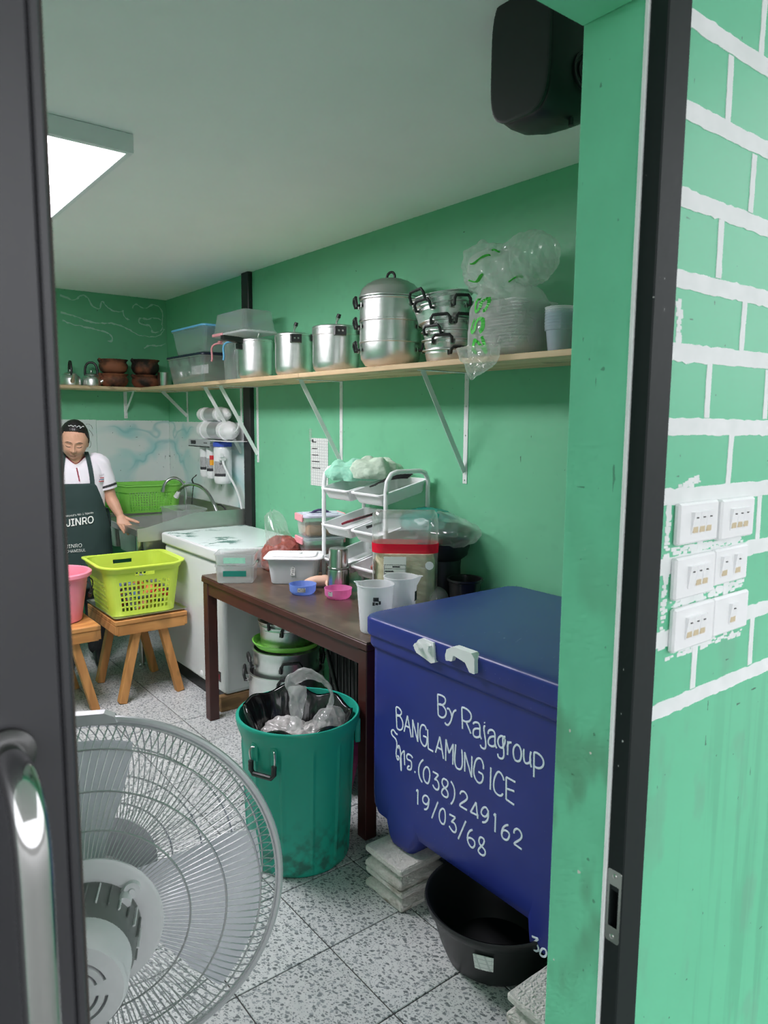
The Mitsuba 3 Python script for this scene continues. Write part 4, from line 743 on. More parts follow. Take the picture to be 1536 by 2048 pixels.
def upcup(x, y, z, r, h, label):
    k = thing('steel_cup', label, 'cup'); only(k, lathe([(r*.98, 0), (r+.006, .001), (r+.006, .005), (r, .007), (r, h-.012), (r*.94, h-.002), (r*.86, h), (0, h)], 48, x, y, z), 'm_steel', 40); return k
upcup(1.838, 2.688, TZ+.001, .050, .108, 'dark steel tin under the upturned cup on the table')
upcup(1.838, 2.688, TZ+.1095, .044, .093, 'upturned stainless cup in front of the white tray rack')
def jug(x, y, r, h, label, spout):
    k = thing('measuring_jug', label, 'jug'); n = 64; aa = np.linspace(0, 2*PI, n+1)[:-1]; S = []
    sp = lambda q, z: r*q*(1+.30*np.exp(-((np.angle(np.exp(1j*(aa-spout))))/.16)**2)*max(0, (z/h-.82)/.18))
    for q, z in ((.80, 0), (.83, .004), (.92, h*.5), (.985, h*.82), (1.0, h), (1.04, h), (1.04, h+.003), (.97, h+.003), (.95, h*.82), (.885, h*.5), (.79, .008)): S.append(np.stack([x+sp(q, z)*np.cos(aa), y+sp(q, z)*np.sin(aa), TZ+.001+z+0*aa], 1))
    part(k, 'body', loft(S), 'm_frost', 45)
    return k
j1 = jug(1.592, 2.085, .068, .176, 'frosted measuring jug with a black print in front of the rice bag', 2.)
a = np.radians(np.linspace(222, 250, 12)); rj = random.Random(2)
part(j1, 'print', cat(*[loft([np.stack([1.592+q*np.cos(b), 2.085+q*np.sin(b), b*0+TZ+zz], 1) for q, zz in ((.0645, z0), (.0675, z0), (.0678, z0+hh), (.065, z0+hh))], cap=False) for b, z0, hh in ((np.radians(np.linspace(226, 243, 8)), .128, .014), (np.radians(np.linspace(224, 231, 6)), .113, .012), (np.radians(np.linspace(233, 241, 6)), .115, .008), (np.radians(np.linspace(243, 250, 6)), .117, .012))]), 'm_ink', True)
j2 = jug(1.725, 2.100, .064, .185, 'frosted measuring jug with a pouring lip, right behind the first jug', -.55)
a = np.radians(np.linspace(290, 312, 8)); part(j2, 'label', loft([np.stack([1.725+q*np.cos(a), 2.100+q*np.sin(a), a*0+TZ+zz], 1) for q, zz in ((.060, .10), (.0628, .10), (.0635, .135), (.062, .135))], cap=False), 'm_ink', True)
# white three-tier tray rack
rk = thing('tray_rack', 'white three-tier tray rack with sloping plastic trays on the table', 'rack')
ry0, ry1, rx0, rx1 = 2.425, 2.91, 1.905, 2.145
def uframe(y):
    p = [(rx0, y, TZ+.002), (rx0, y, 1.235), (rx0+.006, y, 1.278), (rx0+.028, y, 1.308), (rx0+.06, y, 1.318), (rx1-.05, y, 1.318), (rx1-.018, y, 1.308), (rx1, y, 1.275), (rx1, y, 1.2), (rx1, y, TZ+.002)]
    q = [p[0]]
    for i in range(1, len(p)): q += [tuple(np.array(p[i-1])+(np.array(p[i])-np.array(p[i-1]))*t) for t in (.33, .66, 1)]
    return tube(q, .0105, 10)
for y in (ry0, ry1): part(rk, 'side_frame', uframe(y), 'm_white')
for z in (.90, 1.0): part(rk, 'cross_bar', tube([(rx1, ry0, z), (rx1, ry1, z)], .006, 8), 'm_white')
def tray(yc, z):
    w, d = .234, .285
    m = shell(w-.045, d-.05, w-.018, d-.02, .058, .003, .012, .016, .010, .006)
    return mv(mv(m, rz=90), rx=0, ry=-13, x=2.028, y=yc, z=z)
for z in (1.192, 1.018, .853):
    for yc in (ry0+.120, ry1-.120): part(rk, 'tray', tray(yc, z), 'm_plastic_white', 40)
for y in (ry0-.0105, ry1+.0105): part(rk, 'bolt', frame(lathe([(0, 0), (.007, 0), (.005, .003), (0, .003)], 12), (rx0, y+.0005, 1.23), (1, 0, 0), (0, -1 if y < 2.5 else 1, 0)), 'm_steel')
def cloth(c, s, seed, m_, name, label):
    g = trimesh.creation.icosphere(subdivisions=5); g.apply_scale(s); g.apply_translation(c)
    g = crumple(g, .07, 6.5, seed, 6, 1.3); g.vertices = g.vertices+g.vertex_normals*(.006*(meshkit.fbm(g.vertices*60, 2, seed)-.5))[:, None]
    g.vertices[:, 2] = np.maximum(g.vertices[:, 2], c[2]-s[2]*.45)
    k = thing(name, label, 'cloth'); only(k, g, m_, True); return k
cloth([1.985, 2.795, 1.285], [.115, .135, .055], 3, 'm_towel_green', 'cloth', 'mint green cloth crumpled in the left top tray of the rack')
cloth([2.02, 2.64, 1.305], [.115, .12, .060], 8, 'm_towel_grey', 'cloth', 'grey-green cloth hanging over the right top tray of the rack')
tg = thing('utensils', 'black kitchen tongs lying in the right top tray under the grey-green cloth', 'tongs'); only(tg, cat(*[tube(spline([(1.93, 2.575-.012*i, 1.243+.003*i), (2.0, 2.54-.012*i, 1.272+.006*i), (2.09, 2.50-.01*i, 1.282+.006*i)], 16), .0055, 8, flat=.6) for i in range(4)]), 'm_blackgloss')
tg = thing('chopsticks', 'dark red handled chopsticks in the left middle tray of the rack', 'chopsticks'); only(tg, cat(*[tube([(1.92, 2.78-.008*i, 1.052+.003*i), (2.07, 2.74-.008*i, 1.090+.003*i)], .005, 8) for i in range(5)]), 'm_maroon')
tg = thing('ladle', 'black spoon in the left middle tray of the rack', 'spoon'); only(tg, cat(tube([(1.955, 2.735, 1.072), (2.11, 2.69, 1.115)], .006, 8, flat=.5)), 'm_black')
tg = thing('knife', 'small dark utensil in the right middle tray of the rack', 'utensil'); only(tg, tube([(1.93, 2.595, 1.058), (2.0, 2.57, 1.078)], [.012, .006], 8, flat=.6), 'm_black')
tg = thing('chili_packet', 'small red and white packet in the lower right tray of the rack', 'packet'); only(tg, wrinkle(mv(rb(-.05, .05, -.035, .035, -.01, .01, .008, 1).subdivide(), 1.985, 2.545, .888, 20, 0, -13), .006, 60, 4), 'm_meat', True)
# food boxes left of the rack
def foodbox(z, h, label, fill, fm, fh, lidm, clipm):
    k = thing('food_box', label, 'food box'); x, y, r_ = 2.045, 3.16, -14
    part(k, 'body', mv(shell(.20, .155, .215, .17, h, .0025, .02, .025, .002), x, y, z, r_), 'm_clear', 40)
    lk = part(k, 'lid', mv(cat(rlid(.228, .182, .03, h, h+.014), rlid(.17, .12, .02, h+.014, h+.018)), x, y, z, r_), lidm, 35)
    for s in (-1, 1): part(k, 'clip', mv(rb(s*.116-.006, s*.116+.006, -.06, .06, h-.022, h+.0165, .004), x, y, z, r_), clipm, False)
    f_ = thing(fill[0], fill[1], fill[2]); labels[f_]['kind'] = 'stuff'
    g = rb(-.094, .094, -.072, .072, .004, fh, .012, 1)
    for _ in range(3): g = g.subdivide()
    a = meshkit.fbm(g.vertices*55, 3, 5); g.vertices = g.vertices+g.vertex_normals*(.010*(a-.75))[:, None]; g.vertices[:, 2] = np.maximum(g.vertices[:, 2], .004)
    only(f_, mv(g, x, y, z, r_), fm, True); return k
foodbox(TZ+.001, .165, 'lower clear food box with a pale blue lid and red stuff inside', ('chili_paste', 'dark red food filling the lower food box', 'food'), 'm_meat', .12, 'm_frostblue', 'm_palepink')
fb2 = foodbox(TZ+.186, .098, 'upper clear food box with a lilac lid, pink clips and brown snacks', ('dried_snacks', 'brown dried snacks in the upper food box', 'snacks'), 'm_snack', .062, 'm_lilac', 'm_palepink')
part(fb2, 'lid_handle', mv(cat(rb(-.055, .055, -.022, .022, .116, .1175, .001), tube(spline([(-.045, 0, .116), (-.03, 0, .124), (.03, 0, .124), (.045, 0, .116)], 16), .006, 8)), 2.045, 3.16, TZ+.186, -14), 'm_purple', False)
mb = thing('food_bag', 'knotted clear plastic bag of dark red food beside the freezer lid', 'food bag')
g = trimesh.creation.icosphere(subdivisions=5); g.apply_scale([.105, .115, .12]); g.vertices[:, 2] = np.maximum(g.vertices[:, 2], -.052); g.apply_translation([1.885, 3.28, TZ+.055]); part(mb, 'contents', wrinkle(g, .012, 20, 6), 'm_meat', True)
aa = np.linspace(0, 2*PI, 73)[:-1]; S = []
for h, r_ in ((.001, .10), (.02, .15), (.06, .158), (.10, .14), (.14, .105), (.18, .085), (.23, .075), (.27, .05), (.285, .012)):
    w = 1+.26*(np.abs(2*meshkit.fbm(np.stack([np.cos(aa)*2, np.sin(aa)*2, aa*0+h*12], 1), 3, 6)-1)-.3)*(h > .03); S.append(np.stack([1.885-.12*max(0, h-.1)+.86*r_*np.cos(aa)*w*.9, 3.28+.35*max(0, h-.1)+.86*r_*np.sin(aa)*w, TZ+h+.03*np.sin(aa*2+1)*(h > .12)], 1))
part(mb, 'film', crumple(loft(S).subdivide(), .03, 9, 4, 8, .8), 'm_film', 24)
# rice noodle bag with a red band
nb = thing('noodle_bag', 'clear bag of rice noodles with a red band and white label, upright on the table', 'food bag')
nx, ny = 1.858, 2.235; rzn = -39.8
def bagring(w, d, z, seed=0, amp=.0): 
    r_ = rr(w, d, d*.42, z, 8); a = meshkit.fbm(np.c_[r_[:, :2]*18, np.full(len(r_), z*9)]+seed, 3, seed)-.5; q = r_.copy(); q[:, :2] *= (1+amp*a)[:, None]; return q
pos = lambda m: mv(m, nx, ny, TZ+.001, rzn)
part(nb, 'noodles', pos(loft([bagring(.238, .10, 0, 1, .1), bagring(.252, .112, .02, 1, .1), bagring(.252, .117, .10, 2, .12), bagring(.246, .11, .22, 3, .14), bagring(.225, .09, .245, 4, .2)])), 'm_noodle', 45)
part(nb, 'film', crumple(pos(loft([bagring(.262, .118, .0, 5, .02), bagring(.265, .124, .10, 5, .02), bagring(.265, .120, .25, 6, .02)]+[bagring(np.interp(z, [.27, .36, .41, .42], [.268, .268, .262, .24]), np.interp(z, [.27, .36, .41, .42], [.114, .10, .08, .05]), z, 8, .08) for z in np.linspace(.27, .42, 10)])), .004, 16, 2), 'm_film', 28)
part(nb, 'red_band', pos(loft([bagring(.2705, .129, .252, 6, .02), bagring(.2725, .127, .290, 7, .03)], cap=False)), 'm_pvc_red', True)
lb = part(nb, 'label', pos(rb(-.085, .005, -.0685, -.0675, .055, .240, .0004)), 'm_paper_white' if 'm_paper_white' in scene else mat('m_paper_white', (.74, .74, .72), .6), False)
mk = [rb(-.083, .003, -.0692, -.0684, z, z+t_, .0001) for z, t_ in ((.206, .0015), (.19, .0015), (.168, .003), (.135, .003), (.11, .0012), (.045, .0015))]+[rb(x, x+.0012, -.0692, -.0684, .045, .208, .0001) for x in (-.083, .0018)]
mk += [rb(-.08, -.08+l, -.0692, -.0684, z, z+.005, .0001) for z, l in ((.178, .035), (.155, .07), (.145, .05), (.124, .04), (.098, .03), (.085, .045), (.072, .035), (.06, .04))]+[rb(-.05, -.02, -.0692, -.0684, .196, .202, .0001)]
part(lb, 'print', pos(cat(*mk)), 'm_ink', False)
sd = part(nb, 'side_label', pos(rb(-.127, -.1262, -.05, .03, .04, .225, .0003)), 'm_label', False)
part(nb, 'tag', pos(mv(lathe([(0, 0), (.017, 0), (.017, .0012), (0, .0012)], 24), rx=90, x=.098, y=-.0655, z=.205)), 'm_plastic_white', False)
dk2 = thing('stacked_basin', 'dark basin with teal cloth wrapped in clear film behind the noodle bag', 'basin')
bx2, by2 = 2.055, 2.225
part(dk2, 'body', lathe([(0, 0), (.07, 0), (.075, .01), (.080, .2), (.105, .22), (.118, .27), (.12, .275), (.112, .275), (.075, .21), (0, .20)], 40, bx2, by2, TZ+.001), 'm_black', 40)
g = trimesh.creation.icosphere(subdivisions=4); g.apply_scale([.095, .15, .055]); g.apply_translation([2.045, 2.30, TZ+.345]); part(dk2, 'teal_cover', wrinkle(g, .02, 14, 5), 'm_tealcloth', True)
g = trimesh.creation.icosphere(subdivisions=5); g.apply_scale([.105, .19, .075]); g.apply_translation([2.05, 2.22, TZ+.325]); part(dk2, 'film', crumple(g, .03, 9, 9), 'm_film', 28)
k = thing('noodle_bag', 'pale rounded packet between the noodle bag and the black bowl', 'packet'); g = trimesh.creation.icosphere(subdivisions=4); g.apply_scale([.05, .05, .055]); g.apply_translation([1.95, 2.14, TZ+.054]); only(k, g, 'm_film_heavy', True)
bb = thing('black_bowl', 'black bucket rim at the table end behind the blue cooler', 'bowl'); only(bb, lathe([(0, 0), (.05, 0), (.055, .005), (.066, .135), (.074, .14), (.074, .148), (.066, .146), (.052, .008), (0, .006)], 48, 2.03, 2.06, TZ+.001), 'm_blackgloss', 40)
# ---------------------------------------------------------------- under the table
def spot(nm, x, y, z, r, h, label, m_='m_alu', hs=(), rim=.006, bulge=.0, hm=.8):
    k = thing(nm, label, 'pot'); part(k, 'body', lathe([(0, 0), (r*.9, 0), (r*.97, .01), (r*(.99+bulge), h*.4), (r*.985, h*.8), (r*1.0, h*.83), (r*.985, h*.86), (r*.985, h-.006), (r+rim, h-.003), (r+rim, h), (r*.97, h), (r*.95, .02), (0, .012)], 60, x, y, z), m_, 40)
    for an in hs:
        g, p_ = bail(r*.985, .095, z+h*hm, an, x, y, h=.042, th=.0075); q = part(k, 'side_handle', g, 'm_black'); part(q, 'plate', p_, 'm_steel', False)
    return k
px_, py_ = 1.71, 2.95
spot('stock_pot', px_, py_, .001, .180, .345, 'biggest stock pot at the bottom of the stack under the table', 'm_alu', (243, 150), bulge=.02, hm=.9)
spot('stock_pot', px_+.005, py_+.005, .205, .160, .25, 'medium stock pot standing in the biggest one under the table', 'm_alu', (247, 160, 330), hm=.70)
k = thing('green_ring_tray', 'lime green round tray between the pots under the table', 'tray'); only(k, lathe([(0, 0), (.13, 0), (.150, .008), (.168, .03), (.170, .036), (.164, .036), (.146, .014), (0, .006)], 60, px_+.01, py_, .456), 'm_green_basket', 40)
spot('cooking_pot', px_+.01, py_+.01, .464, .128, .105, 'small pot on the lime tray under the table top', 'm_alu', (250,), hm=.75)
spot('cooking_pot', px_+.005, py_+.015, .530, .124, .058, 'shallow pot nested in the topmost pot under the table', 'm_alu', (228,), hm=.7)
k = thing('wooden_pestle', 'pale wooden pestle lying across the topmost pot under the table', 'pestle'); only(k, tube(spline([(1.735, 2.90, .605), (1.71, 2.98, .604), (1.68, 3.06, .606), (1.655, 3.13, .600), (1.645, 3.16, .596)], 30), np.interp(np.linspace(0, 1, 30), [0, .5, .8, .97, 1], [.010, .012, .024, .024, .012]), 16), 'm_shelf', 40)
cr = thing('black_crate', 'black plastic crate in the dark under the right end of the table', 'crate')
part(cr, 'body', mv(shell(.32, .60, .34, .62, .36, .004, .02, .03, .008), 1.97, 2.42, .205), 'm_black', 40)
part(cr, 'rib', cat(*[rb(1.788, 1.795, 2.16+.052*i, 2.172+.052*i, .25, .53, .001) for i in range(11)]), 'm_black', False)
cb = thing('black_basin', 'low dark box under the crate beneath the table', 'box'); only(cb, mv(shell(.30, .48, .32, .50, .20, .004, .02, .03, .004), 1.96, 2.40, .001), 'm_dark_metal', 40)
dp = thing('dustpan', 'magenta plastic dustpan leaning under the table', 'dustpan')
part(dp, 'pan', mv(cat(rb(-.006, .006, -.16, .16, -.13, .13, .003), rb(-.05, .0, -.16, -.152, -.13, .10, .002), rb(-.05, .0, .152, .16, -.13, .10, .002)), 1.665, 2.45, .15, 0, 0, 16), 'm_magenta', False)
part(dp, 'handle', beam((1.702, 2.45, .27), (1.755, 2.66, .50), .022, .014, (1, 0, 0)), 'm_black', False)
# ---------------------------------------------------------------- teal bin with rubbish
bc = (1.266, 2.102); bh = .525
bn = thing('rubbish_bin', 'round teal plastic bin lined with a black bag', 'bin'); n = 240; aa = np.linspace(0, 2*PI, n+1)[:-1]
rib = sum(np.exp(-((np.angle(np.exp(1j*(aa-q)))/.022)**2)) for q in np.arange(12)*PI/6+.22)
S = []
for r_, z, q in ((.172, 0, 0), (.178, .006, 0), (.179, .02, 1), (.186, .15, 1), (.192, .30, 1), (.197, .43, 1), (.199, .452, .3), (.205, .468, 0), (.213, .49, 0), (.217, .512, 0), (.217, bh-.004, 0), (.213, bh, 0), (.206, bh-.001, 0), (.203, .50, 0), (.192, .44, 0), (.18, .25, 0)): S.append(np.stack([bc[0]+(r_+.0055*rib*q)*np.cos(aa), bc[1]+(r_+.0055*rib*q)*np.sin(aa), z+0*aa], 1))
part(bn, 'body', loft(S), 'm_teal', 50)
for an in (205., 25., -24):
    if an == -24:
        a = math.radians(an); part(bn, 'lug', mv(rb(-.01, .01, -.035, .035, -.045, .045, .004), bc[0]+.208*math.cos(a), bc[1]+.208*math.sin(a), .44, an), 'm_teal', False); continue
    a = math.radians(an); d = np.array([math.cos(a), math.sin(a), 0]); t = np.array([-d[1], d[0], 0]); up = np.array([0, 0, 1.]); o = np.array([bc[0], bc[1], .462])+d*.199
    for s in (-1, 1): part(bn, 'lug', frame(rb(-.012, .012, -.05, .012, -.002, .006, .002), o+t*s*.038, t, d), 'm_teal', False)
    for s in (-1, 1): part(bn, 'wire', tube(spline([o+t*s*.036+d*.002, o+t*s*.048+d*.012-up*.004, o+t*s*.050+d*.013-up*.03, o+t*s*.047+d*.012-up*.055], 16), .0032, 8), 'm_steel')
    part(bn, 'grip', tube([o+t*.047+d*.013-up*.046, o+t*.046+d*.014-up*.075, o+t*.036+d*.015-up*.088, o-t*.036+d*.015-up*.088, o-t*.046+d*.014-up*.075, o-t*.047+d*.013-up*.046], .0088, 10), 'm_black')
S = []
for r_, z, q in ((.176, .40, .01), (.184, .46, .012), (.191, .49, .012), (.193, .515, .015), (.182, .512, .04), (.165, .47, .08), (.15, .42, .12), (.12, .36, .15)):
    w = 1+q*(np.abs(2*meshkit.fbm(np.stack([np.cos(aa)*3, np.sin(aa)*3, aa*0+z*10], 1), 3, 2)-1)*2-.8)
    lift = .035*np.exp(-((np.angle(np.exp(1j*(aa-1.35)))/.55)**2))+.045*np.exp(-((np.angle(np.exp(1j*(aa-2.6)))/.5)**2))
    S.append(np.stack([bc[0]+r_*w*np.cos(aa), bc[1]+r_*w*np.sin(aa), z+lift*(z > .46)+.012*np.sin(aa*7)*(z > .45)], 1))
part(bn, 'liner', loft(S, cap=False), 'm_bag_black', True, label='black plastic bin liner')
k = thing('rubbish', 'crumpled clear and grey plastic rubbish in the teal bin', 'rubbish'); labels[k]['kind'] = 'stuff'
gs = []
for c_, s_, sd_ in (((bc[0]-.05, bc[1]-.04, .425), (.09, .08, .05), 1), ((bc[0]+.05, bc[1]-.03, .435), (.08, .07, .045), 5), ((bc[0]-.02, bc[1]+.06, .43), (.09, .08, .05), 9)):
    g = trimesh.creation.icosphere(subdivisions=5); g.apply_scale(s_); g.apply_translation(c_); gs.append(crumple(g, .04, 13, sd_, 9, .8))
mat('m_trash', proc(lambda p, n, uv: mix((.22, .21, .20), (.46, .46, .45), fbm(p.x*40, p.y*40, p.z*40, 4))), .22, specular=.6); only(k, cat(*gs), 'm_trash', 25)
k = thing('bag_handles', 'translucent carrier bag with a raised loop sticking out of the bin', 'plastic bag')
o = np.array([bc[0]+.01, bc[1]-.02, .44])
rib_ = lambda pts, w, sd_: crumple(tube(spline([o+np.array(q) for q in pts], 90), np.interp(np.linspace(0, 1, 90), np.linspace(0, 1, 60), w)*1.15, 28, flat=.45), .014, 17, sd_)
only(k, cat(rib_([(-.045, -.02, .0), (-.02, .02, .05), (.012, .06, .10), (.03, .09, .135)], np.interp(np.linspace(0, 1, 60), [0, .3, .7, 1], [.035, .018, .025, .03]), 1),
        rib_([(.03, .09, .12), (.02, .12, .15), (.06, .10, .175), (.10, .04, .165), (.11, -.01, .13), (.095, -.02, .08), (.07, 0, .03)], np.interp(np.linspace(0, 1, 60), [0, .3, .7, 1], [.03, .026, .013, .016]), 3)), 'm_film_heavy', 28)
k = thing('clear_cup', 'crumpled clear bag at the right inside the bin', 'plastic bag'); g = trimesh.creation.icosphere(subdivisions=5); g.apply_scale((.062, .055, .045)); g.apply_translation((bc[0]+.095, bc[1]-.06, .478)); only(k, crumple(g, .022, 14, 8), 'm_film_heavy', 28)
# ---------------------------------------------------------------- blue ice cooler on concrete blocks
ck = thing('ice_cooler', 'big blue ice cooler chest with white hand lettering', 'cooler')
qx0, qx1, qy0, qy1 = 1.40, 2.105, .895, 1.868; qc = ((qx0+qx1)/2, (qy0+qy1)/2)
def qr(g, z, r=.05): return rr(qx1-qx0+2*g, qy1-qy0+2*g, r, z, 7, *qc)
part(ck, 'body', loft([qr(-.05, .200), qr(-.025, .203), qr(-.010, .215), qr(-.002, .245), qr(0, .29), qr(0, .55), qr(0, .785), qr(.001, .793), qr(.007, .798), qr(.010, .806), qr(.010, .836)]), 'm_cooler', 40)
part(ck, 'lid', loft([qr(.004, .8375), qr(.016, .839), qr(.018, .845), qr(.018, .888), qr(.014, .8965), qr(.004, .9015), qr(-.03, .9045), qr(-.12, .908), qr(-.25, .911)]), 'm_cooler', 40)
for y0, y1, b0_, b1_ in ((1.60, 1.785, 1.655, 1.752), (.985, 1.17, .995, 1.16)):
    for x0, x1 in ((qx0, qx0+.17), (qx1-.18, qx1-.012)): part(ck, 'foot', loft([rr(x1-x0-.03, b1_-b0_, .02, .1425, 5, (x0+x1)/2, (b0_+b1_)/2), rr(x1-x0-.008, b1_-b0_+.012, .03, .152, 5, (x0+x1)/2, (b0_+b1_)/2), rr(x1-x0, (y1-y0+b1_-b0_)/2, .03, .175, 5, (x0+x1)/2, (y0+y1+b0_+b1_)/4), rr(x1-x0, y1-y0, .03, .225, 5, (x0+x1)/2, (y0+y1)/2), rr(x1-x0, y1-y0, .03, .30, 5, (x0+x1)/2, (y0+y1)/2)]), 'm_cooler', 35)
X_ = qx0-.010; L_ = X_-.008
pol = lambda pts, h, dx=0.: frame(extr(sg.Polygon([(-y, z) for y, z in pts]).buffer(-.003).buffer(.003), h), (L_+.012+dx, 0, 0), (0, -1, 0), (-1, 0, 0))
part(ck, 'latch', cat(pol([(1.609, .855), (1.59, .885), (1.572, .894), (1.521, .892), (1.513, .835), (1.53, .828), (1.558, .835), (1.597, .843)], .018), pol([(1.585, .880), (1.565, .866), (1.575, .86), (1.595, .868)], .016, -.018), pol([(1.555, .870), (1.53, .872), (1.525, .882), (1.545, .888)], .014, -.018)), 'm_plastic_white', 30, label='white plastic latch')
part(ck, 'hook', pol([(1.462, .872), (1.456, .892), (1.431, .906), (1.357, .906), (1.345, .894), (1.343, .850), (1.363, .850), (1.381, .873), (1.427, .881), (1.434, .862), (1.459, .858)], .026), 'm_plastic_white', 30, label='white plastic hook beside the latch')
